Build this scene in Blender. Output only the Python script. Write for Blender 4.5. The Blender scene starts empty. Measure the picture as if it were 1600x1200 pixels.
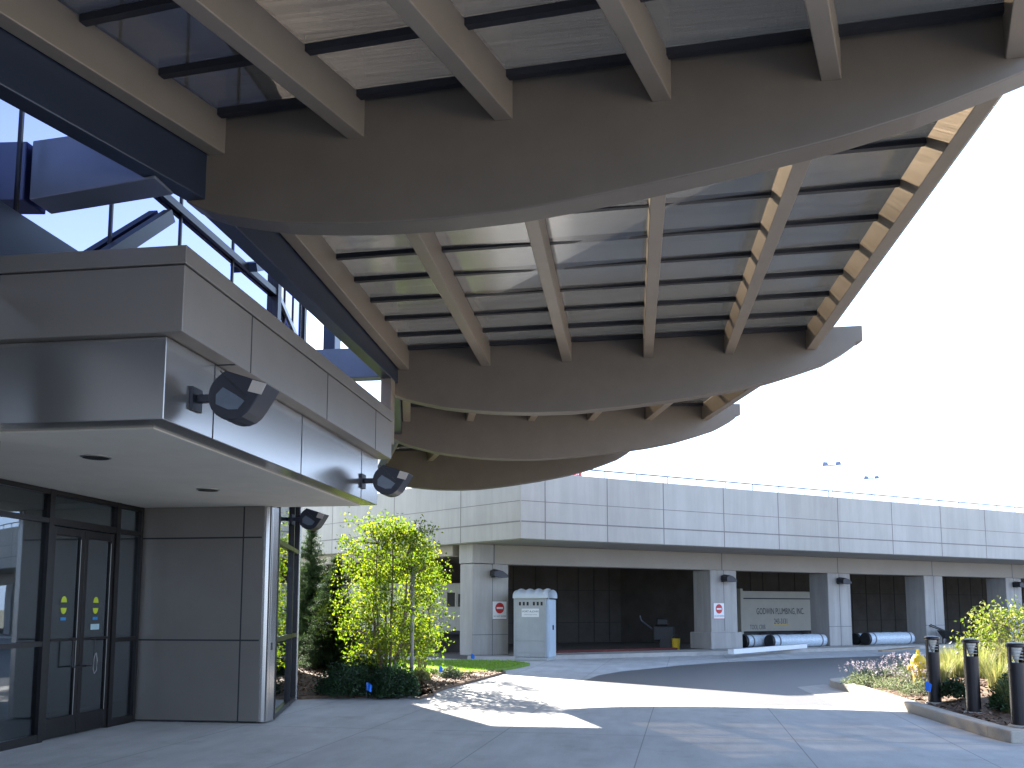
import bpy, math, random
from mathutils import Vector, Matrix
random.seed(7)
R=math.radians
S=bpy.context.scene
# ------------------------------------------------------------ camera
F=1400.; YP=798.; TH=math.atan(154/1400.); PS=math.atan(195/1400.*math.cos(TH)); H=1.6
cd=bpy.data.cameras.new('camera'); cam=bpy.data.objects.new('camera',cd); S.collection.objects.link(cam); S.camera=cam
cd.sensor_width=36; cd.lens=F/1600*36; cd.shift_y=(YP-600)/1600; cd.clip_start=.05; cd.clip_end=3000
cam.location=(0,0,H); cam.rotation_euler=(R(90)+TH,0,PS)
# ------------------------------------------------------------ world, sun, exposure
SUN_EL=27.6; SUN_AZ=-34.4      # azimuth measured from +Y towards +X
W=bpy.data.worlds.new('World'); S.world=W; W.use_nodes=True
nt=W.node_tree; bg=nt.nodes['Background']
sky=nt.nodes.new('ShaderNodeTexSky'); sky.sky_type='NISHITA'; sky.sun_disc=False
sky.sun_elevation=R(SUN_EL); sky.sun_rotation=R(SUN_AZ); sky.air_density=1.0; sky.dust_density=.8; sky.ozone_density=1.6
# thin high cloud veil that whitens the sky
tcw=nt.nodes.new('ShaderNodeTexCoord'); nz=nt.nodes.new('ShaderNodeTexNoise'); nz.inputs['Scale'].default_value=2.2; nz.inputs['Detail'].default_value=5; nt.links.new(tcw.outputs['Generated'],nz.inputs['Vector'])
mr=nt.nodes.new('ShaderNodeMapRange'); mr.inputs[1].default_value=.3; mr.inputs[2].default_value=.7; mr.inputs[3].default_value=.50; mr.inputs[4].default_value=.80; nt.links.new(nz.outputs['Fac'],mr.inputs[0])
veil=nt.nodes.new('ShaderNodeMixRGB'); veil.inputs[2].default_value=(4.6,6.1,8.8,1); spz=nt.nodes.new('ShaderNodeSeparateXYZ'); nt.links.new(tcw.outputs['Generated'],spz.inputs[0])
mz=nt.nodes.new('ShaderNodeMapRange'); mz.inputs[1].default_value=.25; mz.inputs[2].default_value=.6; mz.inputs[3].default_value=1.35; mz.inputs[4].default_value=.0; nt.links.new(spz.outputs[2],mz.inputs[0])
mm=nt.nodes.new('ShaderNodeMath'); mm.operation='MULTIPLY'; mm.use_clamp=True; nt.links.new(mr.outputs[0],mm.inputs[0]); nt.links.new(mz.outputs[0],mm.inputs[1])
nt.links.new(mm.outputs[0],veil.inputs[0]); nt.links.new(sky.outputs[0],veil.inputs[1])
nt.links.new(veil.outputs[0],bg.inputs[0]); bg.inputs[1].default_value=.064
ld=bpy.data.lights.new('sun','SUN'); ld.energy=5; ld.angle=R(.5); ld.color=(1,.93,.82)
sun=bpy.data.objects.new('sun',ld); S.collection.objects.link(sun)
sd=Vector((math.sin(R(SUN_AZ))*math.cos(R(SUN_EL)),math.cos(R(SUN_AZ))*math.cos(R(SUN_EL)),math.sin(R(SUN_EL))))
sun.rotation_euler=sd.to_track_quat('Z','Y').to_euler(); sun.location=sd*60
S.view_settings.view_transform='Standard'; S.view_settings.look='None'; S.view_settings.gamma=1; S.view_settings.exposure=2.8
try:
    S.cycles.max_bounces=8; S.cycles.diffuse_bounces=4; S.cycles.glossy_bounces=4; S.cycles.transparent_max_bounces=16
    S.cycles.use_denoising=True
except Exception: pass

# ------------------------------------------------------------ survey helpers: photo measurements -> points on real planes
_fw=Vector((-math.sin(PS)*math.cos(TH),math.cos(PS)*math.cos(TH),math.sin(TH)))
_rt=Vector((math.cos(PS),math.sin(PS),0)); _up=_rt.cross(_fw); _O=Vector((0,0,H))
def _ray(u,v): return _fw+_rt*((u-800)/F)-_up*((v-YP)/F)
def onz(u,v,z=0):
    d=_ray(u,v); return _O+d*((z-H)/d.z)
def aty(u,v,Y):
    d=_ray(u,v); return _O+d*(Y/d.y)
def azv(a): return Vector((math.sin(R(a)),math.cos(R(a)),0))
def ons(u,p,az,v=953):       # distance along a vertical plane through p running at azimuth az
    e=azv(az); n=Vector((e.y,-e.x,0)); p=Vector((p[0],p[1],0)); d=_ray(u,v); t=(p-_O).dot(n)/d.dot(n)
    q=_O+d*t; return (q-p).dot(e), q.z

# ------------------------------------------------------------ materials
def mat(name): 
    m=bpy.data.materials.new(name); m.use_nodes=True; t=m.node_tree; return m,t,t.nodes['Principled BSDF'],t.nodes,t.links
def ramp(N,L,src,stops):
    r=N.new('ShaderNodeValToRGB'); e=r.color_ramp.elements
    while len(e)<len(stops): e.new(.5)
    for k,(p,c) in enumerate(stops): e[k].position=p; e[k].color=(*c,1)
    L.new(src,r.inputs[0]); return r
def noise(N,L,scale,detail=6,rough=.6,stretch=None,coord='Object'):
    tc=N.new('ShaderNodeTexCoord'); mp=N.new('ShaderNodeMapping'); L.new(tc.outputs[coord],mp.inputs[0])
    if stretch: mp.inputs['Scale'].default_value=stretch
    n=N.new('ShaderNodeTexNoise'); n.inputs['Scale'].default_value=scale; n.inputs['Detail'].default_value=detail; n.inputs['Roughness'].default_value=rough
    L.new(mp.outputs[0],n.inputs['Vector']); return n
def simple(name,col,rough=.6,metal=0.,var=.12,scale=6,bump=0.,bscale=60,stretch=None,coord='Object',spec=None,canning=0,streaks=0):
    m,t,b,N,L=mat(name); n=noise(N,L,scale,stretch=stretch,coord=coord)
    a=tuple(max(0,c*(1-var)) for c in col); z=tuple(c*(1+var) for c in col)
    r=ramp(N,L,n.outputs['Fac'],[(.3,a),(.7,z)]); L.new(r.outputs[0],b.inputs['Base Color'])
    b.inputs['Roughness'].default_value=rough; b.inputs['Metallic'].default_value=metal
    if spec is not None: b.inputs['Specular IOR Level'].default_value=spec
    if bump:
        n2=noise(N,L,bscale,stretch=stretch,coord=coord); bp=N.new('ShaderNodeBump'); bp.inputs['Strength'].default_value=bump; bp.inputs['Distance'].default_value=.01
        L.new(n2.outputs['Fac'],bp.inputs['Height']); L.new(bp.outputs[0],b.inputs['Normal'])
        if canning:
            n3=noise(N,L,1.1,2); b3=N.new('ShaderNodeBump'); b3.inputs['Strength'].default_value=canning; b3.inputs['Distance'].default_value=.06
            L.new(n3.outputs['Fac'],b3.inputs['Height']); L.new(b3.outputs[0],bp.inputs['Normal'])
            n4=noise(N,L,1.6,7,.65); mr=N.new('ShaderNodeMapRange'); mr.inputs[1].default_value=.35; mr.inputs[2].default_value=.7; mr.inputs[3].default_value=rough*.85; mr.inputs[4].default_value=rough*1.5; L.new(n4.outputs['Fac'],mr.inputs[0]); L.new(mr.outputs[0],b.inputs['Roughness'])
    if streaks:
        n5=noise(N,L,1.3,6,.7,stretch=(2.2,2.2,.22)); r5=ramp(N,L,n5.outputs['Fac'],[(.42,(1-streaks,)*3),(.62,(1,1,1))]); m5=N.new('ShaderNodeMixRGB'); m5.blend_type='MULTIPLY'; m5.inputs[0].default_value=1
        L.new(r.outputs[0],m5.inputs[1]); L.new(r5.outputs[0],m5.inputs[2]); L.new(m5.outputs[0],b.inputs['Base Color'])
    return m
def leafmat(name,c1,c2,c3,trans=.5,rough=.5):
    m,t,b,N,L=mat(name); N.remove(b)
    g=N.new('ShaderNodeNewGeometry'); r=ramp(N,L,g.outputs['Random Per Island'],[(0,c1),(.55,c2),(1,c3)])
    d=N.new('ShaderNodeBsdfDiffuse'); tr=N.new('ShaderNodeBsdfTranslucent'); gl=N.new('ShaderNodeBsdfGlossy'); gl.inputs['Roughness'].default_value=rough
    m1=N.new('ShaderNodeMixShader'); m2=N.new('ShaderNodeMixShader'); m1.inputs[0].default_value=trans; m2.inputs[0].default_value=.04
    L.new(r.outputs[0],d.inputs[0]); 
    hs=N.new('ShaderNodeHueSaturation'); hs.inputs['Saturation'].default_value=1.1; hs.inputs['Value'].default_value=1.45; L.new(r.outputs[0],hs.inputs['Color']); L.new(hs.outputs[0],tr.inputs[0])
    L.new(d.outputs[0],m1.inputs[1]); L.new(tr.outputs[0],m1.inputs[2]); L.new(m1.outputs[0],m2.inputs[1]); L.new(gl.outputs[0],m2.inputs[2])
    L.new(m2.outputs[0],N['Material Output'].inputs[0]); return m
def sheet_fresnel(N,L):      # same reflectance whichever face of a thin sheet the ray meets
    fr=N.new('ShaderNodeFresnel'); g=N.new('ShaderNodeNewGeometry'); mr=N.new('ShaderNodeMapRange'); mr.inputs[3].default_value=1.5; mr.inputs[4].default_value=1/1.5
    L.new(g.outputs['Backfacing'],mr.inputs[0]); L.new(mr.outputs[0],fr.inputs['IOR']); return fr
def glass(name,tint,refl,rough=.01,gcol=(.85,.9,1)):
    m,t,b,N,L=mat(name); N.remove(b)
    tr=N.new('ShaderNodeBsdfTransparent'); tr.inputs[0].default_value=(*tint,1)
    gl=N.new('ShaderNodeBsdfGlossy'); gl.inputs['Roughness'].default_value=rough; gl.inputs[0].default_value=(*gcol,1)
    fr=sheet_fresnel(N,L)
    ma=N.new('ShaderNodeMath'); ma.operation='MULTIPLY_ADD'; ma.inputs[1].default_value=1.; ma.inputs[2].default_value=refl; ma.use_clamp=True
    L.new(fr.outputs[0],ma.inputs[0])
    # slight waviness of float glass
    n=noise(N,L,.9,2); bp=N.new('ShaderNodeBump'); bp.inputs['Strength'].default_value=.06; bp.inputs['Distance'].default_value=.02; L.new(n.outputs['Fac'],bp.inputs['Height']); L.new(bp.outputs[0],gl.inputs['Normal'])
    mx=N.new('ShaderNodeMixShader'); L.new(ma.outputs[0],mx.inputs[0]); L.new(tr.outputs[0],mx.inputs[1]); L.new(gl.outputs[0],mx.inputs[2]); L.new(mx.outputs[0],N['Material Output'].inputs[0]); return m
def concrete_paving(name,col,joints=True):
    m,t,b,N,L=mat(name)
    n=noise(N,L,.5,8,.65); n2=noise(N,L,60,4,.7); n3=noise(N,L,3,6,.6,stretch=(1,.25,1))
    r=ramp(N,L,n.outputs['Fac'],[(.3,tuple(c*.86 for c in col)),(.7,tuple(c*1.1 for c in col))])
    r3=ramp(N,L,n3.outputs['Fac'],[(.35,(.9,.9,.9)),(.65,(1.06,1.06,1.06))])
    r2=ramp(N,L,n2.outputs['Fac'],[(.3,(.88,.88,.88)),(.7,(1.1,1.1,1.1))])
    mu=N.new('ShaderNodeMixRGB'); mu.blend_type='MULTIPLY'; mu.inputs[0].default_value=1; L.new(r.outputs[0],mu.inputs[1]); L.new(r2.outputs[0],mu.inputs[2])
    mu3=N.new('ShaderNodeMixRGB'); mu3.blend_type='MULTIPLY'; mu3.inputs[0].default_value=1; L.new(mu.outputs[0],mu3.inputs[1]); L.new(r3.outputs[0],mu3.inputs[2])
    out=mu3.outputs[0]
    if joints:
        tc=N.new('ShaderNodeTexCoord'); mp=N.new('ShaderNodeMapping'); mp.inputs['Rotation'].default_value=(0,0,R(3)); L.new(tc.outputs['Object'],mp.inputs[0])
        sp=N.new('ShaderNodeSeparateXYZ'); L.new(mp.outputs[0],sp.inputs[0])
        def line(src,off,per,w):
            a=N.new('ShaderNodeMath'); a.operation='ADD'; a.inputs[1].default_value=off+per*50; L.new(src,a.inputs[0])
            mo=N.new('ShaderNodeMath'); mo.operation='MODULO'; mo.inputs[1].default_value=per; L.new(a.outputs[0],mo.inputs[0])
            lt=N.new('ShaderNodeMath'); lt.operation='LESS_THAN'; lt.inputs[1].default_value=w; L.new(mo.outputs[0],lt.inputs[0]); return lt
        a=line(sp.outputs[0],.55,1.83,.014); c=line(sp.outputs[1],-11.75,3.66,.02)
        mxx=N.new('ShaderNodeMath'); mxx.operation='MAXIMUM'; L.new(a.outputs[0],mxx.inputs[0]); L.new(c.outputs[0],mxx.inputs[1])
        mj=N.new('ShaderNodeMixRGB'); mj.inputs[2].default_value=(col[0]*.45,col[1]*.45,col[2]*.45,1); L.new(out,mj.inputs[1])
        ms=N.new('ShaderNodeMath'); ms.operation='MULTIPLY'; ms.inputs[1].default_value=.8; L.new(mxx.outputs[0],ms.inputs[0]); L.new(ms.outputs[0],mj.inputs[0]); out=mj.outputs[0]
    # gum spots and darker wandering stains
    tcs=N.new('ShaderNodeTexCoord'); vo=N.new('ShaderNodeTexVoronoi'); vo.inputs['Scale'].default_value=1.4; L.new(tcs.outputs['Object'],vo.inputs['Vector'])
    sr=ramp(N,L,vo.outputs['Distance'],[(.016,(.62,.62,.62)),(.03,(1,1,1))]); ns_=noise(N,L,1.1,8,.7); st=ramp(N,L,ns_.outputs['Fac'],[(.30,(.80,.79,.77)),(.46,(1,1,1))])
    q1=N.new('ShaderNodeMixRGB'); q1.blend_type='MULTIPLY'; q1.inputs[0].default_value=1; L.new(out,q1.inputs[1]); L.new(sr.outputs[0],q1.inputs[2])
    q2=N.new('ShaderNodeMixRGB'); q2.blend_type='MULTIPLY'; q2.inputs[0].default_value=1; L.new(q1.outputs[0],q2.inputs[1]); L.new(st.outputs[0],q2.inputs[2]); out=q2.outputs[0]
    L.new(out,b.inputs['Base Color']); b.inputs['Roughness'].default_value=.85
    bp=N.new('ShaderNodeBump'); bp.inputs['Strength'].default_value=.25; bp.inputs['Distance'].default_value=.004; L.new(n2.outputs['Fac'],bp.inputs['Height']); L.new(bp.outputs[0],b.inputs['Normal'])
    return m
def brushed(name,col,rough=.28,stretch=(.6,60,1),metal=1.):
    m,t,b,N,L=mat(name); n=noise(N,L,3,6,.7,stretch=stretch); n2=noise(N,L,.8,4,.6)
    r=ramp(N,L,n.outputs['Fac'],[(.25,tuple(c*.6 for c in col)),(.75,tuple(c*1.25 for c in col))])
    L.new(r.outputs[0],b.inputs['Base Color']); b.inputs['Metallic'].default_value=metal
    rr=N.new('ShaderNodeMapRange'); rr.inputs[3].default_value=rough*.8; rr.inputs[4].default_value=rough*1.5; L.new(n2.outputs['Fac'],rr.inputs[0]); L.new(rr.outputs[0],b.inputs['Roughness'])
    bp=N.new('ShaderNodeBump'); bp.inputs['Strength'].default_value=.3; bp.inputs['Distance'].default_value=.004; L.new(n.outputs['Fac'],bp.inputs['Height']); L.new(bp.outputs[0],b.inputs['Normal'])
    return m
M={}
M['beam']=simple('bronze_paint',(.145,.12,.096),.5,.15,.07,2.5,.05,120,streaks=.02)
M['purlin']=simple('champagne_paint',(.25,.205,.16),.42,.2,.06,2.5,.05,120)
M['edge']=simple('dark_blue_grey_paint',(.035,.045,.07),.35,.4,.06,3)
M['arm']=simple('blue_grey_arm',(.16,.18,.23),.4,.3,.06,3)
M['batten']=simple('black_gasket',(.02,.02,.025),.5)
M['roof']=brushed('brushed_roof_sheet',(.66,.66,.66),.13)

def roof_glazing(name):
    m,t,b,N,L=mat(name); N.remove(b)
    n=noise(N,L,3,7,.72,stretch=(.35,26,1)); n2=noise(N,L,.55,5,.6,stretch=(.6,1,1))
    r=ramp(N,L,n.outputs['Fac'],[(.28,(.13,.118,.10)),(.68,(.42,.38,.33))]); r2=ramp(N,L,n2.outputs['Fac'],[(.3,(.80,.80,.80)),(.7,(1.1,1.1,1.1))])
    mu=N.new('ShaderNodeMixRGB'); mu.blend_type='MULTIPLY'; mu.inputs[0].default_value=1; L.new(r.outputs[0],mu.inputs[1]); L.new(r2.outputs[0],mu.inputs[2])
    tr=N.new('ShaderNodeBsdfTransparent'); L.new(mu.outputs[0],tr.inputs[0])
    di=N.new('ShaderNodeBsdfDiffuse'); di.inputs[0].default_value=(.46,.41,.35,1)
    gl=N.new('ShaderNodeBsdfGlossy'); gl.inputs['Roughness'].default_value=.10
    bp=N.new('ShaderNodeBump'); bp.inputs['Strength'].default_value=.25; bp.inputs['Distance'].default_value=.004; L.new(n.outputs['Fac'],bp.inputs['Height']); L.new(bp.outputs[0],gl.inputs['Normal'])
    m1=N.new('ShaderNodeMixShader'); m1.inputs[0].default_value=.22; L.new(tr.outputs[0],m1.inputs[1]); L.new(di.outputs[0],m1.inputs[2])
    fr=sheet_fresnel(N,L); ma=N.new('ShaderNodeMath'); ma.operation='ADD'; ma.inputs[1].default_value=.12; ma.use_clamp=True; L.new(fr.outputs[0],ma.inputs[0])
    m2=N.new('ShaderNodeMixShader'); L.new(ma.outputs[0],m2.inputs[0]); L.new(m1.outputs[0],m2.inputs[1]); L.new(gl.outputs[0],m2.inputs[2]); L.new(m2.outputs[0],N['Material Output'].inputs[0]); return m
M['roof']=roof_glazing('translucent_roof_sheet')

M['fascia']=simple('metal_panel',(.42,.405,.39),.24,.85,.04,1.6,.006,90)
M['wallp']=simple('wall_panel',(.26,.235,.21),.40,.5,.05,1.6,.01,90,streaks=.02)
M['soffit']=simple('soffit_paint',(.68,.63,.54),.8,0,.05,2,.1,40)
M['joint']=simple('dark_joint',(.03,.03,.035),.7)
M['frame']=simple('dark_bronze_frame',(.02,.018,.018),.35,.4,.1)
M['alu']=simple('bright_aluminium',(.55,.53,.5),.3,.8,.05)
M['glass']=glass('storefront_glass',(.55,.60,.57),.09)
M['curtain']=glass('curtain_wall_glass',(.04,.05,.08),.80,gcol=(.44,.45,.68))
M['dark']=simple('dark_interior',(.05,.048,.045),.8)
M['floor_in']=simple('interior_floor',(.12,.11,.10),.4)
M['rec']=simple('black_trim',(.02,.02,.02),.4)
M['lamp']=simple('dark_lamp_housing',(.03,.032,.042),.45,.3,.1)
M['lens']=simple('lamp_lens',(.12,.14,.17),.15,0,.1)
M['tip_glint']=simple('painted_sun_glint',(.55,.48,.42),.4,.3,.05)  # pale colour of the sun glint painted on the flood light tips
M['conc']=concrete_paving('concrete_paving',(.52,.51,.50))
M['walk']=concrete_paving('concrete_walk',(.42,.40,.38),False)
M['kerb']=concrete_paving('kerb_concrete',(.46,.42,.37),False)
M['asph']=simple('asphalt',(.12,.115,.115),.5,0,.3,120,.4,200,spec=.8)
M['pre']=simple('precast_concrete',(.45,.435,.41),.8,0,.06,.7,.15,70,streaks=.10)
M['pre2']=simple('precast_lintel',(.33,.30,.26),.85,0,.06,.9,.15,70)
M['col']=simple('precast_column',(.40,.385,.37),.85,0,.06,.9,.15,70,streaks=.16)
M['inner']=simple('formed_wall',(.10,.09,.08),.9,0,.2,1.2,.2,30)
M['lawn']=simple('lawn_turf',(.14,.24,.025),.9,0,.25,8,.4,80)
M['soil']=simple('mulch_soil',(.13,.085,.055),.95,0,.4,14,.8,60)
M['ground']=simple('far_ground',(.16,.16,.12),.9,0,.2,.3)
M['chip']=None
M['rail']=simple('rail_metal',(.10,.11,.13),.5,.3)
M['white']=simple('white_plastic',(.75,.76,.78),.5,0,.04)
M['wrap']=simple('plastic_wrap',(.52,.60,.68),.22,0,.2,9,.5,20,stretch=(1,1,4))
M['black']=simple('black_plastic',(.015,.015,.018),.5)
M['potty']=simple('grey_polyethylene',(.40,.42,.43),.5,0,.05,3,.06,60,streaks=.08)
M['pottyd']=simple('pale_blue_polyethylene',(.46,.54,.62),.45,0,.05,3,.06,60)
M['pottyr']=simple('translucent_roof_plastic',(.50,.56,.60),.4,0,.06,3)
M['red']=simple('red_paint',(.50,.02,.02),.45,0,.12,8)
M['redk']=simple('worn_red_paint',(.13,.03,.028),.8,0,.35,5)
M['ltgrey']=simple('trailer_siding',(.42,.43,.40),.5,.1,.08,2,stretch=(6,6,.3))
M['truck']=simple('trailer_side_panel',(.46,.44,.38),.5,0,.06,2)
M['ink']=simple('dark_ink',(.03,.035,.05),.6)
M['inkg']=simple('faded_ink',(.12,.13,.15),.6)
M['yellow']=simple('hydrant_yellow',(.72,.50,.03),.4,0,.06,12)
M['flag']=simple('blue_flag',(.01,.17,.75),.6,0,.05)
M['stY']=simple('lime_sticker',(.42,.50,.02),.6)
M['stB']=simple('blue_sticker',(.02,.18,.40),.6)
M['stW']=simple('pale_notice',(.35,.48,.50),.6)
M['bollard']=simple('black_bollard_paint',(.016,.013,.015),.38,.2,.2)
M['bark']=simple('bark',(.17,.13,.10),.9,0,.4,20,.6,60,stretch=(1,1,.3))
M['darkbark']=simple('dark_bark',(.05,.04,.03),.95)
M['seam']=simple('concrete_seam',(.20,.19,.185),.9)
M['post']=simple('grey_post',(.28,.27,.26),.7,0,.1)
M['birch']=leafmat('bright_leaf',(.05,.10,.012),(.14,.21,.025),(.28,.32,.04),.5)
M['bush']=leafmat('bush_leaf',(.07,.11,.02),(.14,.18,.03),(.26,.27,.08),.45)
M['spruce']=leafmat('spruce_needle',(.025,.05,.02),(.05,.09,.035),(.10,.15,.06),.3)
M['yew']=leafmat('yew_leaf',(.012,.03,.012),(.02,.05,.018),(.04,.09,.03),.25)
M['grass']=leafmat('ornamental_grass_blade',(.13,.16,.045),(.22,.24,.08),(.32,.27,.13),.5)
M['turf']=leafmat('turf_blade',(.12,.22,.02),(.17,.31,.025),(.24,.37,.03),.5)
M['lav']=leafmat('lavender_leaf',(.11,.15,.07),(.17,.20,.11),(.22,.24,.15),.35)
M['lavf']=leafmat('lavender_flower',(.24,.20,.27),(.34,.30,.34),(.42,.39,.38),.35)
M['chip']=leafmat('bark_chip',(.05,.025,.015),(.16,.09,.055),(.34,.22,.15),.0)

# ------------------------------------------------------------ mesh builder
def vary_panels(m,az,step):      # each cast panel a slightly different tone
    t=m.node_tree; N,L=t.nodes,t.links; b=N['Principled BSDF']; src=b.inputs['Base Color'].links[0].from_socket
    tc=N.new('ShaderNodeTexCoord'); dt=N.new('ShaderNodeVectorMath'); dt.operation='DOT_PRODUCT'; e=azv(az); dt.inputs[1].default_value=(e.x/step,e.y/step,0); L.new(tc.outputs['Object'],dt.inputs[0])
    fl=N.new('ShaderNodeMath'); fl.operation='FLOOR'; L.new(dt.outputs['Value'],fl.inputs[0]); wn=N.new('ShaderNodeTexWhiteNoise'); wn.noise_dimensions='1D'; L.new(fl.outputs[0],wn.inputs['W'])
    r=ramp(N,L,wn.outputs['Value'],[(0,(.90,.89,.87)),(1,(1.0,1.0,1.0))]); mu=N.new('ShaderNodeMixRGB'); mu.blend_type='MULTIPLY'; mu.inputs[0].default_value=1; L.new(src,mu.inputs[1]); L.new(r.outputs[0],mu.inputs[2]); L.new(mu.outputs[0],b.inputs['Base Color'])
vary_panels(M['pre'],53.8,2.78)
class MB:
    def __init__(s): s.v=[]; s.f=[]
    def add(s,vs,fs):
        o=len(s.v); s.v+= [tuple(v) for v in vs]; s.f+=[tuple(i+o for i in f) for f in fs]; return s
    def box(s,a,b):
        x0,y0,z0=[min(a[i],b[i]) for i in range(3)]; x1,y1,z1=[max(a[i],b[i]) for i in range(3)]
        return s.add([(x0,y0,z0),(x1,y0,z0),(x1,y1,z0),(x0,y1,z0),(x0,y0,z1),(x1,y0,z1),(x1,y1,z1),(x0,y1,z1)],[(0,3,2,1),(4,5,6,7),(0,1,5,4),(1,2,6,5),(2,3,7,6),(3,0,4,7)])
    def obox(s,o,e,n,s0,s1,n0,n1,z0,z1):      # box on a plan frame: origin o, along e, across n
        c=[]
        for z in (z0,z1):
            for (a,b) in ((s0,n0),(s1,n0),(s1,n1),(s0,n1)):
                p=Vector((o[0],o[1],0))+e*a+n*b; c.append((p.x,p.y,z))
        return s.add(c,[(0,3,2,1),(4,5,6,7),(0,1,5,4),(1,2,6,5),(2,3,7,6),(3,0,4,7)])
    def prism(s,poly,z0,z1):
        n=len(poly); return s.add([(x,y,z0) for x,y in poly]+[(x,y,z1) for x,y in poly],[tuple(range(n-1,-1,-1)),tuple(range(n,2*n))]+[(i,(i+1)%n,n+(i+1)%n,n+i) for i in range(n)])
    def hexa(s,lo,hi):                          # two matching rings of points
        n=len(lo); return s.add(list(lo)+list(hi),[tuple(range(n-1,-1,-1)),tuple(range(n,2*n))]+[(i,(i+1)%n,n+(i+1)%n,n+i) for i in range(n)])
    def bar(s,p,q,w,h=None):                    # square bar between two points
        h=h or w; p=Vector(p); q=Vector(q); d=(q-p).normalized(); u=d.cross(Vector((0,0,1)))
        if u.length<1e-4: u=Vector((1,0,0))
        u.normalize(); v=u.cross(d)
        r=lambda c:[c+u*w/2+v*h/2,c-u*w/2+v*h/2,c-u*w/2-v*h/2,c+u*w/2-v*h/2]
        return s.hexa(r(p),r(q))
    def tube(s,pts,rad,n=8,cap=True):
        rings=[]; pts=[Vector(p) for p in pts]
        if not hasattr(rad,'__len__'): rad=[rad]*len(pts)
        for i,p in enumerate(pts):
            d=(pts[min(i+1,len(pts)-1)]-pts[max(i-1,0)]).normalized(); u=d.cross(Vector((0,0,1)))
            if u.length<1e-3: u=Vector((1,0,0))
            u.normalize(); v=u.cross(d); rings.append([p+(u*math.cos(2*math.pi*k/n)+v*math.sin(2*math.pi*k/n))*rad[i] for k in range(n)])
        o=len(s.v); s.v+=[tuple(x) for r_ in rings for x in r_]
        for i in range(len(rings)-1):
            for k in range(n): s.f.append((o+i*n+k,o+i*n+(k+1)%n,o+(i+1)*n+(k+1)%n,o+(i+1)*n+k))
        if cap: s.f.append(tuple(o+k for k in range(n))[::-1]); s.f.append(tuple(o+(len(rings)-1)*n+k for k in range(n)))
        return s
    def lathe(s,c,prof,n=24):
        o=len(s.v)
        for r_,z in prof:
            for k in range(n): s.v.append((c[0]+r_*math.cos(2*math.pi*k/n),c[1]+r_*math.sin(2*math.pi*k/n),c[2]+z))
        for i in range(len(prof)-1):
            for k in range(n): s.f.append((o+i*n+k,o+i*n+(k+1)%n,o+(i+1)*n+(k+1)%n,o+(i+1)*n+k))
        s.f.append(tuple(o+k for k in range(n))[::-1]); s.f.append(tuple(o+(len(prof)-1)*n+k for k in range(n))); return s
    def build(s,name,m,parent=None,smooth=False,bevel=0):
        me=bpy.data.meshes.new(name); vs=s.v
        if parent is not None:
            w=Matrix(); p=parent
            while p is not None: w=p.matrix_basis@w; p=p.parent
            w=w.inverted(); vs=[w@Vector(v) for v in s.v]
        me.from_pydata([tuple(v) for v in vs],[],s.f); me.materials.append(m); me.update()
        if smooth:
            for p in me.polygons: p.use_smooth=True
        o=bpy.data.objects.new(name,me); S.collection.objects.link(o)
        if parent is not None: o.parent=parent
        if bevel:
            b=o.modifiers.new('bevel','BEVEL'); b.width=bevel; b.segments=2; b.limit_method='ANGLE'; b.angle_limit=R(40)
        if smooth=='auto' or (smooth and bevel): pass
        return o
def tag(o,label=None,cat=None,group=None,kind=None):
    if label: o['label']=label
    if cat: o['category']=cat
    if group: o['group']=group
    if kind: o['kind']=kind
    return o
def thing(name,loc,label,cat,group=None,rz=0):
    o=bpy.data.objects.new(name,None); o.empty_display_size=.2; S.collection.objects.link(o); o.location=loc; o.rotation_euler=(0,0,rz)
    return tag(o,label,cat,group)
def struct(o): o['kind']='structure'; return o
def kids(o): return [c for c in bpy.data.objects if c.parent==o]
def copy_tree(o,parent=None):
    c=o.copy(); S.collection.objects.link(c)
    if parent is not None: c.parent=parent
    for k in kids(o): copy_tree(k,c)
    return c
def dup(o,loc,rz,label,scale=1):
    c=copy_tree(o); c.location=loc; c.rotation_euler=(0,0,rz); c.scale=(scale,)*3; c['label']=label; return c
def text(name,body,size,m,parent,origin,xdir,up=Vector((0,0,1)),align='CENTER',depth=.004,sx=1.,shear=0):
    cu=bpy.data.curves.new(name,'FONT'); cu.body=body; cu.size=size; cu.align_x=align; cu.align_y='CENTER'; cu.extrude=depth; cu.shear=shear; cu.resolution_u=3
    t=bpy.data.objects.new('tmp',cu); S.collection.objects.link(t); dg=bpy.context.evaluated_depsgraph_get(); me=bpy.data.meshes.new_from_object(t.evaluated_get(dg)); bpy.data.objects.remove(t)
    x=xdir.normalized(); n=x.cross(up); Mx=Matrix((x*sx,up,n)).transposed().to_4x4(); Mx.translation=Vector(origin)
    w=Matrix(); p=parent
    while p is not None: w=p.matrix_basis@w; p=p.parent
    me.transform(w.inverted()@Mx); me.materials.clear(); me.materials.append(m); me.name=name
    o=bpy.data.objects.new(name,me); S.collection.objects.link(o); o.parent=parent; return o

# ============================================================ GROUND
g=MB(); g.add([(-900,-900,-.03),(900,-900,-.03),(900,1600,-.03),(-900,1600,-.03)],[(0,1,2,3)]); struct(g.build('ground',M['ground']))
g=MB(); g.add([(-40,-30,0),(40,-30,0),(60,70,0),(-40,70,0)],[(0,1,2,3)]); struct(g.build('plaza_pavement',M['conc']))
def sheet(name,poly,z,m,under=None):
    g=MB(); n=len(poly)
    if under is None: g.add([(x,y,z) for x,y in poly],[tuple(range(n))])
    else: g.prism(poly,under,z)
    return struct(g.build(name,m))
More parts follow.
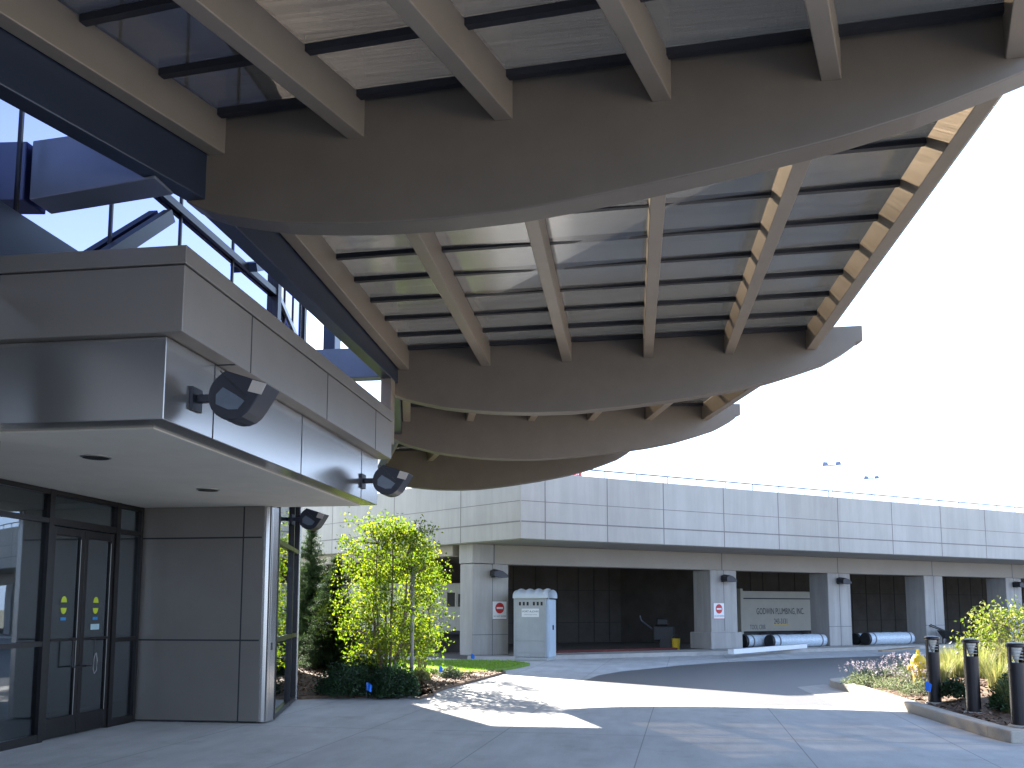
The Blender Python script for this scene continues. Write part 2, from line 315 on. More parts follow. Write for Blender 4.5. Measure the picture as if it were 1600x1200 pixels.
# road: near edge Y~15.6, curved left edge, dark asphalt
road=[(4.02,15.75),(4.02,19.6),(4.3,20.4),(5.2,21.6),(8,23),(14,26.2),(30,38),(30,43),(13.5,36),(8.4,32.7),(5.1,30.3),(2.6,28.2),(1.2,26.4),(.35,24.9),(-.4,23.7),(-.95,22.2),(-1.2,20.5),(-1.35,18.6),(-1.3,17.0),(-1.15,15.75)]
sheet('road',road[::-1],.004,M['asph'])
# ---- frames of the parking structure
K=Vector((-5.2,28.35,0)); C0=Vector((-3.4,26.45,0)); er=azv(53.8); nr=Vector((er.y,-er.x,0)); el=azv(-52); nl=Vector((-el.y,el.x,0))   # nr, nl point towards the plaza
def KP(s,n=0): p=K+er*s+nr*n; return (p.x,p.y)
# raised walk along the columns
wk=[KP(-.6,.9),KP(4.5,1.1),KP(9,1.25),KP(40,1.3),KP(40,-.3),KP(0,-.3)]
sheet('kerbed_walk',wk[::-1],.13,M['walk'],-.02)
gf=MB(); p1,p2=K+er*60,K+el*40; gf.prism([tuple(K.xy),tuple(p1.xy),tuple((p1-nr*60).xy),tuple((p2-nl*60+er*5).xy),tuple(p2.xy)][::-1],-.02,.008); 
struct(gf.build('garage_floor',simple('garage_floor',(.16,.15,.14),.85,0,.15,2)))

# ============================================================ PARKING STRUCTURE
pk=thing('parking_structure',(K.x,K.y,0),'long pale precast concrete parking deck with deep parapet and open bays','parking deck')
ZB,ZT=3.70,5.74
def parapet(o,e,n,s0,s1,js,name):
    m=MB(); m.obox(o,e,n,s0,s1,-.3,0,ZB,ZT); par=m.build(name,M['pre'],pk,bevel=.02)
    j=MB()
    for s_ in js: j.obox(o,e,n,s_-.016,s_+.016,-.002,.004,ZB,ZT)
    j.obox(o,e,n,s0+.02,s1,-.002,.006,4.205,4.245); j.obox(o,e,n,s0+.02,s1,-.002,.004,4.835,4.855)
    j.build('groove',M['seam'],par)
jr=[.85,3.13,5.35,7.92,10.44,13.43,16.37,19.25,22.07]+[24.95+2.88*k for k in range(12)]
parapet(C0,er,nr,0,60,jr,'parapet')
parapet(C0,el,nl,.003,40,[2.74,6.3,10.2,15,20,25],'parapet')
# soffit / deck slab
def poly3(a,b,c,d,e): return [tuple(x.xy) for x in (a,b,c,d,e)]
dk=MB(); a=C0-nr*.3-nl*.3; b=C0+er*60-nr*.3; e_=C0+el*40-nl*.3; dk.prism([tuple(v.xy) for v in (a,b,b-nr*60,e_-nl*60+er*8,e_)][::-1],ZB,4.3)
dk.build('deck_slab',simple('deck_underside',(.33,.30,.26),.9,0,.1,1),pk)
# lintels
lt=MB(); lt.obox(K,er,nr,.75,60,-.5,.0,3.06,ZB-.003); lt.obox(K,el,nl,1.0,40,-.5,0,3.35,ZB-.003); lt.build('lintel',M['pre2'],pk,bevel=.02)
for s_ in (.775,10.4,16.55,22.4,28.1): lj=MB(); lj.obox(K,er,nr,s_-.015,s_+.015,-.002,.008,3.06,ZB-.003); lj.build('lintel_joint',M['inkg'],pk)
# columns
def column(s0,s1,depth,base=False,first=False):
    m=MB()
    if first:      # corner pier with chamfered left edge
        A=[KP(-.02,0.01),KP(1.30,.01),KP(1.30,-1.0),KP(-.3,-1.1)]; q=K+el*.62
        m.prism([KP(0,.01),KP(1.30,.01),KP(1.30,-.9),((q-nl*.9).x,(q-nl*.9).y),(q.x,q.y)][::-1],.13,3.06)
        m2=MB(); m2.prism([KP(0-.02,.03),KP(.745,.03),KP(.745,-.9),((q-nl*.9).x,(q-nl*.9).y),((q+el*.03+nl*.02).x,(q+el*.03+nl*.02).y)][::-1],3.075,ZB-.003)
        c=m.build('column',M['col'],pk,bevel=.03); m2.build('column_head',M['col'],c,bevel=.02)
        j=MB(); j.obox(K,er,nr,.70,.72,0,.014,.13,3.06); j.obox(K,er,nr,0,1.30,0,.014,.78,.80); j.build('groove',M['inkg'],c)
    else:
        m.obox(K,er,nr,s0,s1,-depth,.04,.13,3.06-.002)
        if base: m.obox(K,er,nr,s0-.12,s1+.12,-depth-.1,.16,.132,.75)
        c=m.build('column',M['col'],pk,bevel=.03); mid=(s0+s1)/2
        j=MB(); j.obox(K,er,nr,mid-.012,mid+.012,0,.044,.8 if base else .13,3.05); 
        if not base: j.obox(K,er,nr,s0,s1,0,.044,.90,.92)
        j.build('groove',M['inkg'],c)
    return c
column(0,1.3,1,first=True)
cols=[(9.79,11.07),(15.91,17.2),(21.79,23.02),(27.52,28.69),(33.2,34.4),(39,40.2),(45,46.2)]
for k,(a,b) in enumerate(cols): column(a,b,.95,base=(k==0))
# formed rear wall with its panel lines
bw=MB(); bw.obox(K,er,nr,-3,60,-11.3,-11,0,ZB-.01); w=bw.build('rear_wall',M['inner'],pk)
bj=MB(); 
s_=-2
while s_<58: bj.obox(K,er,nr,s_,s_+.05,-11,-10.98,0,3.6); s_+=random.choice((1.2,1.2,1.25,.9))
for z in (.95,2.5): bj.obox(K,er,nr,-3,60,-10.99,-10.975,z,z+.03)
bj.build('form_line',M['dark'],w)
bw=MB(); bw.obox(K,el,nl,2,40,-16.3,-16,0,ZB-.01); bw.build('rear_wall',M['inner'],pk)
# roof rail
rl=MB(); top=ZT+.24
def rp(s_,z,n=-.15): p=C0+er*s_+nr*n; return (p.x,p.y,z)
rl.bar(rp(1.9,top),rp(58,top),.04)
s_=1.9
while s_<58: rl.bar(rp(s_,ZT-.01),rp(s_,top),.03); s_+=1.25
rl.build('guard_rail',M['rail'],pk)
# red mesh panel on the deck behind the rail
q=C0+er*1.2-nr*.9
rf=thing('mesh_barrier',(q.x,q.y,4.3),'red mesh barrier on the parking deck roof behind its rail','barrier')
m=MB()
for z in [5.3+.06*k for k in range(16)]: m.obox(C0,er,nr,.2,2.75,-.91,-.89,z,z+.035)
for k in range(18): m.obox(C0,er,nr,.2+k*.15,.22+k*.15,-.93,-.912,5.3,6.2)
m.build('mesh_panel',M['red'],rf)
for s_ in (.2,2.7): m=MB(); m.obox(C0,er,nr,s_,s_+.05,-.99,-.935,4.3,6.2); m.build('post',M['rail'],rf)

# lights on the columns
def column_light(s_):
    o=K+er*s_; t=thing('wall_light',(o.x,o.y,2.8),'',"wall light",'small dark wall lights on the garage columns')
    n0=.04
    m=MB(); m.obox(K,er,nr,s_-.08,s_+.08,n0,n0+.06,2.62,2.86); m.build('wall_plate',M['lamp'],t,bevel=.01)
    m=MB(); lo=[];hi=[]
    prof=[(-.16,2.68),(-.14,2.84),(-.02,2.90),(.16,2.86),(.34,2.74),(.36,2.66),(.1,2.64)]
    for a,z in prof:
        p=K+er*(s_+a)+nr*(n0+.06); q=K+er*(s_+a)+nr*(n0+.40); lo.append((p.x,p.y,z)); hi.append((q.x,q.y,z-.04))
    m.hexa(lo,hi); h=m.build('housing',M['lamp'],t,bevel=.015)
    m=MB(); m.obox(K,er,nr,s_-.08,s_+.26,n0+.12,n0+.34,2.615,2.635); m.build('lens',M['lens'],h)
    return t
for s_,lb in ((.72,'small dark wall light on the corner pier beside the grey toilet cabin'),(10.4,'small dark wall light above the no-entry sign on the second garage column'),(16.5,'small dark wall light on the column to the right of the lettered trailer'),(28.1,'small dark wall light on the column behind the leafy bush')):
    column_light(s_)['label']=lb

# no-entry signs
def no_entry(s_,z0,label,nn=.014):
    o=K+er*s_; t=thing('no_entry_sign',(o.x,o.y,z0),label,'sign','no-entry signs fixed to the garage columns')
    w,h=.25,.56; n0=nn
    m=MB(); m.obox(K,er,nr,s_-w,s_+w,n0,n0+.02,z0,z0+h+.02); m.build('plate',M['white'],t)
    m=MB(); lo=[];hi=[]
    for k in range(28):
        a=2*math.pi*k/28; p=K+er*(s_+.16*math.cos(a)); z=z0+.37+.175*math.sin(a)
        lo.append(tuple((p+nr*(n0+.02)).xy)+(z,)); hi.append(tuple((p+nr*(n0+.026)).xy)+(z,))
    m.hexa(lo,hi); m.build('red_disc',M['red'],t)
    m=MB(); m.obox(K,er,nr,s_-.115,s_+.115,n0+.026,n0+.030,z0+.34,z0+.40); m.build('bar',M['white'],t)
    m=MB(); 
    m.obox(K,er,nr,s_-w,s_+w,n0+.02,n0+.023,z0,z0+.015); m.build('red_border',M['red'],t)
    text('lettering','DO NOT ENTER',.062,M['ink'],t,tuple((K+er*s_+nr*(n0+.024)).xy)+(z0+.105,),er,depth=.001)
    return t
def zon(u,v,off=0): s_,z=ons(u,K,53.8,v); return s_,z
sa,za=zon(780,968); no_entry(sa,za,'red and white no-entry sign on the corner pier left of the toilet cabin')
sb,zb=zon(1122,967); no_entry(sb,zb,'red and white no-entry sign on the second column beside the lettered trailer',.044)

# ============================================================ CANOPY
cp=thing('entrance_canopy',(-3.6,7,0),'huge curving bronze canopy of curved ribs, purlins and ribbed metal sheets over the drive','canopy')
P=[Vector((-9.9,-6.1,0)),Vector((-5.78,-.04,0)),Vector((-3.49,7.0,0)),Vector((-3.49,13.4,0)),Vector((-4.45,17.25,0)),Vector((-6.3,22.2,0))]  # first point: unseen bay added behind the camera to darken the fascia front
AZ=[128,110,93.3,81.8,69.7,82]; LEN=[7.1,7.1,7.15,7.17,7.21,6.46]
prof=[(-.38,5.03),(-.13,4.90),(.2,4.82),(.6,4.74),(1.0,4.70),(1.4,4.67),(2.0,4.66),(2.6,4.68),(3.1,4.73),(3.6,4.79),(4.3,4.89),(5.1,5.03),(5.7,5.17),(6.2,5.33),(6.6,5.47)]
# nearest rib hangs a little higher along its root
def zb_(i,s_):
    s_=s_*7.17/LEN[i]
    for (a,za),(b,zb) in zip(prof,prof[1:]+[(7.0,5.70),(7.3,5.75)]):
        if s_<=b: 
            z=za+(zb-za)*(max(s_,a)-a)/(b-a); break
    else: z=5.75
    if i<=2: z+=.12
    return z
def zt_(i,s_): return (5.90+.014*s_) if i<=2 else 5.70+.052*s_
ribs=[]
for i in range(6):
    e=azv(AZ[i]); n=Vector((e.y,-e.x,0)); n=n if n.y<0 else -n   # n faces the camera side
    L_=LEN[i]; ss=[-.36+ (L_-.12+.36)*k/48 for k in range(49)]
    pts=[(s_,zb_(i,s_)) for s_ in ss]+[(L_-.12,zb_(i,L_-.12)+.05),(L_,zb_(i,L_-.12)+.07),(L_,zt_(i,L_)),(-.36,zt_(i,-.36))]
    lo=[];hi=[]
    for s_,z in pts:
        p=P[i]+e*s_; q=p-n*.26; lo.append((p.x,p.y,z)); hi.append((q.x,q.y,z))
    m=MB(); m.hexa(lo,hi); rb=m.build('rib',M['beam'],cp,bevel=.012); ribs.append(rb)
    # thin sealant seam near the lower edge of the plate
def pt(i,s_,z,back=0):
    e=azv(AZ[i]); p=P[i]+e*s_; n=Vector((e.y,-e.x,0)); n=n if n.y<0 else -n
    p=p-n*back; return Vector((p.x,p.y,z))
SP=[.0,1.28,2.56,3.84,5.12,6.42]
for i in range(5):
    for k,s_ in enumerate(SP):
        w=.15; d=.36; r0=LEN[i]/7.17; r1=LEN[i+1]/7.17
        a0=s_*r0; a1=s_*r1
        lo=[pt(i,a0-w,zt_(i,a0)-d,.255),pt(i,a0,zt_(i,a0)-d,.255),pt(i,a0,zt_(i,a0)-.006,.255),pt(i,a0-w,zt_(i,a0)-.006,.255)]
        hi=[pt(i+1,a1-w,zt_(i+1,a1)-d,-.0+.004),pt(i+1,a1,zt_(i+1,a1)-d,.004),pt(i+1,a1,zt_(i+1,a1)-.006,.004),pt(i+1,a1-w,zt_(i+1,a1)-.006,.004)]
        m=MB(); m.hexa(lo,hi); m.build('purlin',M['purlin'],cp,bevel=.008)
    # roof sheet: each bay one sheet, thin
    m=MB(); ins=-.28; 
    q=[pt(i,ins,zt_(i,ins)+.004,.0),pt(i,LEN[i]-.45,zt_(i,LEN[i]-.45)+.004,0),pt(i+1,LEN[i+1]-.45,zt_(i+1,LEN[i+1]-.45)+.004,0),pt(i+1,ins,zt_(i+1,ins)+.004,0)]
    m.hexa(q,[v+Vector((0,0,.05)) for v in q]); m.build('roof_sheet',M['roof'],cp)
    # battens
    nb={0:10,1:10,2:9,3:5,4:7}[i]
    for k in range(0,nb+1):
        f=k/nb; f=min(max(f,.012),.988)
        a=pt(i,.0,zt_(i,0),.13).lerp(pt(i+1,.0,zt_(i+1,0),.0),f); b=pt(i,SP[-1]*LEN[i]/7.17-.15,zt_(i,6.3),.13).lerp(pt(i+1,SP[-1]*LEN[i+1]/7.17-.15,zt_(i+1,6.3),0),f)
        a.z-=.032; b.z-=.032
        m=MB(); m.bar(a,b,.065,.06); m.build('batten',M['batten'],cp)
    # edge beam at the root
    a0,a1=-.16,-.16; lo=[];hi=[]
    zlo0=4.86 if i<=1 else 4.88; 
    z0a,z0b=zt_(i,0),zt_(i+1,0)
    lb=[5.2,5.2,5.14,5.12,5.08,5.1]
    for (ii,tgt,bk) in ((i,lo,.255),(i+1,hi,.005)):
        for (ds,z) in ((-.35,lb[ii]),(-.17,lb[ii]),(-.17,zt_(ii,0)-.02),(-.35,zt_(ii,0)-.02)): tgt.append(pt(ii,ds,z,bk))
    m=MB(); m.hexa(lo,hi); m.build('edge_beam',M['edge'],cp,bevel=.01)
# supporting arms from the building to the edge beam
m=MB(); m.hexa([(-3.87,6.55,5.12),(-3.87,6.85,5.12),(-3.87,6.85,5.60),(-3.87,6.55,5.60)],[(-5.18,6.80,5.14),(-5.18,7.1,5.14),(-5.18,7.1,5.68),(-5.18,6.80,5.68)]); m.build('support_arm',M['arm'],cp,bevel=.01)
m=MB(); m.box((-5.35,13.3,5.22),(-3.85,13.55,5.70)); m.build('support_arm',M['arm'],cp,bevel=.01)
m=MB(); m.box((-4.98,13.6,5.35),(-4.78,13.9,6.25)); m.build('bracket',M['edge'],cp,bevel=.01)
m=MB(); m.box((-3.84,13.05,4.12),(-3.67,13.25,5.14)); m.build('hanger_post',M['purlin'],cp,bevel=.01)
m=MB(); m.box((-3.80,12.60,4.16),(-3.72,13.05,4.28)); m.build('hanger_tie',M['edge'],cp,bevel=.01)
m=MB(); m.prism([(-9.25,16.7),(-4.9,16.7),(-4.95,17.3),(-6.35,21.2),(-9.25,21.2)],5.52,5.6); m.build('unseen_shade_slab',M['fascia'],cp)  # unseen slab added to block a strip of sun on the paving
m=MB(); m.box((-6.1,17.0,5.18),(-4.9,17.25,5.6)); m.build('support_arm',M['arm'],cp,bevel=.01)

# ============================================================ ENTRANCE BUILDING
bd=thing('entrance_building',(-6.2,9.5,0),'bronze metal-panelled entrance block with glazed doors under a deep soffit and blue glass above','building')
SY0,SY1=6.54,12.50
# soffit box (lower band)
XF=-3.70; XU=-3.52
m=MB(); m.box((-7.7,SY0,3.10),(XF,SY1,3.775)); m.build('lower_fascia',M['fascia'],bd,bevel=.006)
m=MB(); m.box((-7.6,SY0+.28,3.085),(XF-.24,SY1-.06,3.098)); m.build('soffit',M['soffit'],bd)
m=MB(); m.box((-7.6,6.45,3.78),(XU,12.57,4.325)); m.box((-7.62,6.435,4.335),(XU+.015,12.585,4.485)); uf=m.build('upper_fascia',M['wallp'],bd,bevel=.006)
m=MB(); m.box((-7.5,6.47,4.324),(XU-.02,12.55,4.337)); 
for y in (7.72,9.8,11.75): 
    m.box((XU-.001,y-.008,3.781),(XU+.003,y+.008,4.324)); 
m.build('panel_joint',M['joint'],uf)
m=MB()
for y in (7.38,9.5,11.72): m.box((XF-.001,y-.008,3.102),(XF+.003,y+.008,3.775))
m.build('panel_joint',M['joint'],bd)
m=MB(); m.box((XF+.001,7.41,3.776),(XU-.01,7.435,3.7795)); m.build('panel_joint',M['joint'],bd)
# roof kerb and tarpaulin dark panel above canopy box
m=MB(); m.box((-5.185,2.1,4.25),(-5.13,8.0,4.94)); m.build('spandrel_panel',M['edge'],bd,bevel=.01)
# near pier
m=MB(); m.box((-7.6,6.60,0),(-5.57,7.15,3.1)); m.build('pier',M['fascia'],bd,bevel=.02)
# storefront wall in plane X=-7.13
XS=-7.2
sf=MB()
def vbar(y,w=.07,z0=0.,z1=3.083): sf.box((XS-.06,y-w/2,z0),(XS+.05,y+w/2,z1))
for y in (7.2,8.6,10.15,11.60,12.20): vbar(y,.09 if y in(10.15,11.60) else .06)
def hbar(y0,y1,z,w=.06): sf.box((XS-.058,y0,z-w/2),(XS+.046,y1,z+w/2))
for a,b in ((7.23,8.57),(8.63,10.105),(11.645,12.17)):
    hbar(a,b,.05,.10); hbar(a,b,1.18); hbar(a,b,2.69)
    hbar(a,b,3.05)
hbar(10.195,11.555,2.69,.09); hbar(10.195,11.555,3.05)
sf.build('storefront_frame',M['frame'],bd)
for (y0,y1,z0,z1) in [(a,b,z,zz) for a,b in ((7.23,8.57),(8.63,10.105),(11.645,12.17)) for z,zz in ((.10,1.15),(1.21,2.66),(2.72,3.02))]+[(10.195,11.555,2.735,3.02)]:
    m=MB(); m.box((XS-.008,y0,z0),(XS+.004,y1,z1)); m.build('pane',M['glass'],bd)
# doors
for (y0,y1,side) in ((10.20,10.87,1),(10.88,11.55,-1)):
    d=MB(); X0,X1=XS-.03,XS+.03; st=.075
    d.box((X0,y0,.015),(X1,y0+st,2.635)); d.box((X0,y1-st,.015),(X1,y1,2.635)); d.box((X0+.002,y0+st,.017),(X1-.002,y1-st,.26)); d.box((X0+.002,y0+st,2.53),(X1-.002,y1-st,2.633)); d.box((X0+.004,y0+st,1.20),(X1+.01,y1-st,1.235))
    dr=d.build('door',M['frame'],bd,bevel=.004)
    e=MB(); e.box((XS+.0305,y1-st-.012,.26),(XS+.034,y1-st-.002,2.5)); e.build('bright_edge',M['alu'],dr)
    p=MB(); p.box((XS-.008,y0+st,.262),(XS+.004,y1-st,2.528)); p.build('pane',M['glass'],dr)
    yc=(y1-st-.16) if side>0 else (y0+st+.13); ye=(y1-.04) if side>0 else (y0+.04)
    h=MB(); h.tube([(XS+.03,yc,1.22),(XS+.10,yc,1.20),(XS+.10,yc,.87),(XS+.10,ye,.87),(XS+.03,ye,.87)],.011,8); h.build('handle',M['rec'],dr)
    ym=(y0+y1)/2
    s=MB()
    for (zc,sg) in ((1.70,1),(1.605,-1)):
        pl=[(ym+.055*math.cos(a),zc+sg*.065*math.sin(a)) for a in [math.pi*k/12 for k in range(13)]]; pl.append((ym-.06,zc-sg*.012)); pl.append((ym+.06,zc-sg*.012)) 
        s.hexa([(XS+.0045,y,z) for y,z in pl],[(XS+.0065,y,z) for y,z in pl])
    s.build('lime_sticker',M['stY'],dr)
    s=MB(); s.box((XS+.0045,ym-.055,1.46),(XS+.0065,ym+.055,1.50)); s.build('blue_sticker',M['stB'],dr)
    if side<0: s=MB(); s.box((XS+.0045,ym-.09,1.33),(XS+.0065,ym+.10,1.405)); s.build('notice',M['stW'],dr)
# loop of white tape hanging from the right-hand handle
m=MB(); y=11.09; m.tube([(XS+.115,y+.0,1.02),(XS+.12,y-.035,.95),(XS+.12,y-.04,.82),(XS+.12,y-.01,.76),(XS+.12,y+.035,.80),(XS+.12,y+.04,.93),(XS+.115,y+.02,1.03)],.006,6); tp=m.build('tape_loop',M['post']); tag(tp,'loop of pale grey tape hanging from the handle of the right glass door','tape')
# interior behind the storefront
m=MB(); m.box((-12,3.0,-.02),(XS-.10,15.1,.004)); m.build('interior_floor',M['floor_in'],bd)
m=MB(); m.box((-12.2,3.0,0),(-12,15.2,3.1)); m.box((-12,2.8,0),(-7.2,3.0,3.1)); m.box((-12,15.12,0),(-6.2,15.2,3.1)); m.box((-12.2,2.8,3.16),(-7.14,12.2,3.22)); m.box((-9.6,9.3,0),(-9.4,11.9,3.1)); m.build('interior_wall',simple('interior_wall',(.36,.32,.27),.8),bd)
# panelled wall facing the camera
YW=12.25
m=MB(); m.box((-7.17,YW,.02),(-5.30,YW+.3,3.083)); wl=m.build('wall_panel',M['wallp'],bd,bevel=.004)
m=MB()
for z in (1.16,2.63): m.box((-7.17,YW-.003,z-.011),(-5.33,YW+.001,z+.011))
m.box((-5.62,YW-.003,.02),(-5.60,YW+.001,3.08)); m.box((-7.17,YW-.003,.018),(-5.33,YW+.001,.03)); m.build('panel_joint',M['joint'],wl)
# corner strip (rounded metal) and slanted glazed wall
m=MB(); m.tube([(-5.30,YW+.10,.02),(-5.30,YW+.10,3.083)],.10,20); m.box((-5.31,YW+.03,.02),(-5.202,YW+.30,3.083)); cs=m.build('corner_strip',M['fascia'],bd,bevel=.003)
m=MB(); m.box((-5.205,YW+.14,1.02),(-5.196,YW+.18,1.12)); m.build('keyhole_plate',M['rec'],cs)
A=Vector((-5.22,YW+.30,0)); B=Vector((-5.96,15.25,0)); ea=(B-A).normalized(); na=Vector((ea.y,-ea.x,0)); La=(B-A).length
m=MB()
for s_ in (.03,1.95,La-.06): m.obox(A,ea,na,s_-.03,s_+.03,-.08,.03,0.02,3.6)
for z in (.06,1.16,2.6,3.57): m.obox(A,ea,na,.061,1.919,-.078,.028,z-.035,z+.035); m.obox(A,ea,na,1.981,La-.091,-.078,.028,z-.035,z+.035)
m.build('side_frame',M['frame'],bd)
for s0,s1 in ((.06,1.92),(1.98,La-.09)):
    m=MB(); m.obox(A,ea,na,s0,s1,-.03,-.018,.095,1.125); m.obox(A,ea,na,s0,s1,-.03,-.018,1.195,2.565); m.obox(A,ea,na,s0,s1,-.03,-.018,2.635,3.535); m.build('side_pane',M['glass'],bd)
m=MB(); m.obox(A,ea,na,La-.028,La+.08,-.25,.05,0.02,4.4); m.build('end_strip',M['fascia'],bd,bevel=.01)
# upper glass wall: plane X=-5.2 to Y=12.7, then slanted; top at 9.2 m
def glasswall(o,e,n,L_,z0,z1,step,first=.0,zmid=6.15):
    fr=MB(); s_=first; xs=[0]
    while s_<L_-.2: 
        if s_>.05: xs.append(s_)
        s_+=step
    xs.append(L_)
    m=MB()
    for s_ in xs: fr.obox(o,e,n,s_-.012,s_+.012,-.06,.012,z0,z1)
    for a,b in zip(xs,xs[1:]):
        m.obox(o,e,n,a+.013,b-.013,-.02,-.006,z0,z1)
    fr.obox(o,e,n,0,L_,.013,.06,zmid-.06,zmid+.03); fr.obox(o,e,n,0,L_,-.1,.03,z1,z1+.25)
    m.build('upper_glass',M['curtain'],bd); fr.build('upper_frame',M['frame'],bd)
ex=Vector((0,1,0)); nx=Vector((1,0,0))
glasswall(Vector((-5.2,2.0,0)),ex,nx,10.12,4.2,9.0,1.36,.6,6.22)
B2=Vector((-5.96,15.2,0)); ea2=(B2-Vector((-5.2,12.16,0))).normalized(); glasswall(Vector((-5.2,12.16,0)),ea2,Vector((ea2.y,-ea2.x,0)),3.05,4.2,9.0,.94,.94,6.22)
for q_ in (((-5.30,12.08,4.2),(-5.12,12.20,9)),((-6.0,15.15,4.2),(-5.90,15.25,9))):
    m=MB(); m.box(*q_); m.build('upper_mullion',M['frame'],bd)
m=MB(); m.bar((-5.12,7.5,4.75),(-5.12,9.0,5.98),.10,.14); m.build('reflection_bar',M['batten'],bd); m=MB(); m.bar((-5.08,11.1,6.2),(-5.08,11.65,6.45),.12); m.build('reflection_bar',M['edge'],bd)  # dark bars standing in for diagonal reflections in the upper glass
# mass of the building behind (dark room, roof)
m=MB(); m.box((-8.9,2.2,3.3),(-7.75,12.1,4.2)); m.prism([(-16,2.0),(-5.3,2.0),(-5.3,12.2),(-6.0,15.15),(-9.3,15.3),(-9.3,23.4),(-16,23.4)],9.26,9.5); m.build('roof_slab',M['wallp'],bd)
m=MB(); m.prism([(-16,2.1),(-9.0,2.1),(-9.0,15.2),(-9.4,15.3),(-9.4,23.3),(-20,23.3)],0,9.25); m.build('core_wall',simple('core_wall',(.14,.15,.17),.7),bd)
m=MB(); m.prism([(-9.0,2.1),(-5.5,2.1),(-5.5,12.1),(-6.2,15.0),(-9.0,15.0)],4.25,4.38); m.build('upper_floor',M['dark'],bd)

m=MB(); m.prism([(-5.3,5.2),(-5.3,-1),(-8.3,-9),(-8.7,-9),(-5.7,-1),(-5.7,5.2)],0,4.2); m.prism([(-5.25,2),(-5.25,-1),(-8.2,-9),(-8.6,-9),(-5.6,-1),(-5.6,2)],4.2,9.2); m.build('unseen_dark_screen',M['wallp'],bd)  # unseen walls added beside and behind the camera to darken the fascia reflections
# recessed downlights in the soffit
def downlight(x,y,label):
    t=thing('recessed_light',(x,y,3.08),label,'ceiling light','recessed lights in the entrance soffit')
    m=MB(); m.lathe((x,y,3.073),[(.125,0),(.14,.004),(.14,.012),(.125,.012)],32); m.build('trim_ring',M['alu'],t)
    m=MB(); m.lathe((x,y,3.069),[(.12,0),(.12,.003)],32); m.build('lens',M['rec'],t)
a=aty(150,714,1); 
p=_O+_ray(150,714)*((3.083-H)/_ray(150,714).z); downlight(p.x,p.y,'round dark recessed light in the soffit, the nearer one above the doors')
p=_O+_ray(325,765)*((3.083-H)/_ray(325,765).z); downlight(p.x,p.y,'round dark recessed light in the soffit, the farther one by the panelled wall')

# flood lights on the fascia
def flood(loc,label,sc=1.,rz=0):
    t=thing('flood_light',loc,label,'flood light','dark flood lights on arms along the entrance block',rz)
    def b(m,name,mt,par=t,**k): 
        o=m.build(name,mt,None,**k); o.parent=par; return o
    m=MB(); m.box((0,-.09,-.10),(.03,.09,.10)); b(m,'wall_plate',M['lamp'],bevel=.005)
    m=MB(); m.box((.03,-.03,-.03),(.21,.03,.04)); b(m,'arm',M['lamp'],bevel=.01)
    prof=[(.34,.205),(.70,.085),(.615,-.055)]+[(.40+.205*math.cos(a),-.01+.205*math.sin(a)) for a in [R(-28-17*k) for k in range(13)]]
    m=MB(); m.hexa([(x,-.15,z) for x,z in prof],[(x,.15,z) for x,z in prof]); h=b(m,'housing',M['lamp'],bevel=.008)
    m=MB(); pr2=[(.33,.06),(.44,-.005),(.52,-.06),(.46,-.13),(.38,-.13),(.27,-.08),(.27,.0)]; m.hexa([(x,-.158,z) for x,z in pr2],[(x,-.149,z) for x,z in pr2]); b(m,'lens',M['lens'],h)
    m=MB(); m.hexa([(.585,-.155,.115),(.705,-.155,.078),(.663,-.155,-.012),(.545,-.155,.02)],[(.585,-.149,.115),(.705,-.149,.078),(.663,-.149,-.012),(.545,-.149,.02)]); b(m,'sun_glint_tip',M['tip_glint'],h)  # pale patch painted as the sun's glint on the housing tip
    m=MB(); m.bar((.30,-.154,.20),(.52,-.154,-.02),.008); b(m,'seam',M['rec'],h)
    t.scale=(sc,)*3; return t
flood((XF,7.03,3.37),'large dark flood light nearest the camera on the bright fascia')
flood((XF,11.75,3.34),'dark flood light at the far end of the bright fascia',.98)
flood((-5.72,14.35,3.10),'dark flood light above the glazed side wall, in front of the spruces',.86)

# ============================================================ THINGS BY THE GARAGE
# portable toilet
pc=onz(854,1033,.0); 
ef=azv(99); nf=Vector((ef.y,-ef.x,0))
pt_=thing('portable_toilet',(pc.x,pc.y,0),'grey portable toilet cabin with pale blue door standing before the dark bay','toilet cabin')
w,dp,hh=1.06,1.12,1.93
o=pc
m=MB(); m.obox(o,ef,nf,-w-.03,.03,-dp-.03,.03,0,.1); m.build('base',M['potty'],pt_,bevel=.02)
m=MB(); m.obox(o,ef,nf,-w,-.02,-dp,0,.1,hh); bdy=m.build('body',M['potty'],pt_,bevel=.03)
m=MB(); m.obox(o,ef,nf,-w,0,.0,.012,hh-.02,hh+.06); 
for z in (.62,.25): m.obox(o,ef,nf,-w+.06,-.08,.0,.012,z,z+.02)
m.obox(o,ef,nf,-.06,-.02,.0,.02,.1,hh); m.obox(o,ef,nf,-w,-w+.04,.0,.02,.1,hh)
for k in range(5): m.obox(o,ef,nf,-w+.08+.2*k,-w+.12+.2*k,.0,.03,.1,.18)
m.build('moulding',M['potty'],bdy,bevel=.004)
m=MB()
for k in range(6):
    x=-w+.17+.125*k+(.08 if k>2 else 0); m.obox(o,ef,nf,x,x+.065,-.001,.006,hh-.21,hh-.10)
m.build('vent',M['black'],bdy)
m=MB(); m.obox(o,ef,nf,-.02,.04,-dp+.05,-.03,.1,hh-.02); dr=m.build('door',M['pottyd'],pt_,bevel=.02)
m=MB(); m.obox(o,ef,nf,.041,.055,-dp+.2,-.2,.3,hh-.35); m.obox(o,ef,nf,.041,.06,-.12,-.04,.1,hh+.1); m.build('door_panel',M['pottyd'],dr,bevel=.006)
m=MB(); m.obox(o,ef,nf,.055,.085,-.62,-.56,.95,1.1); m.build('latch',M['black'],dr)
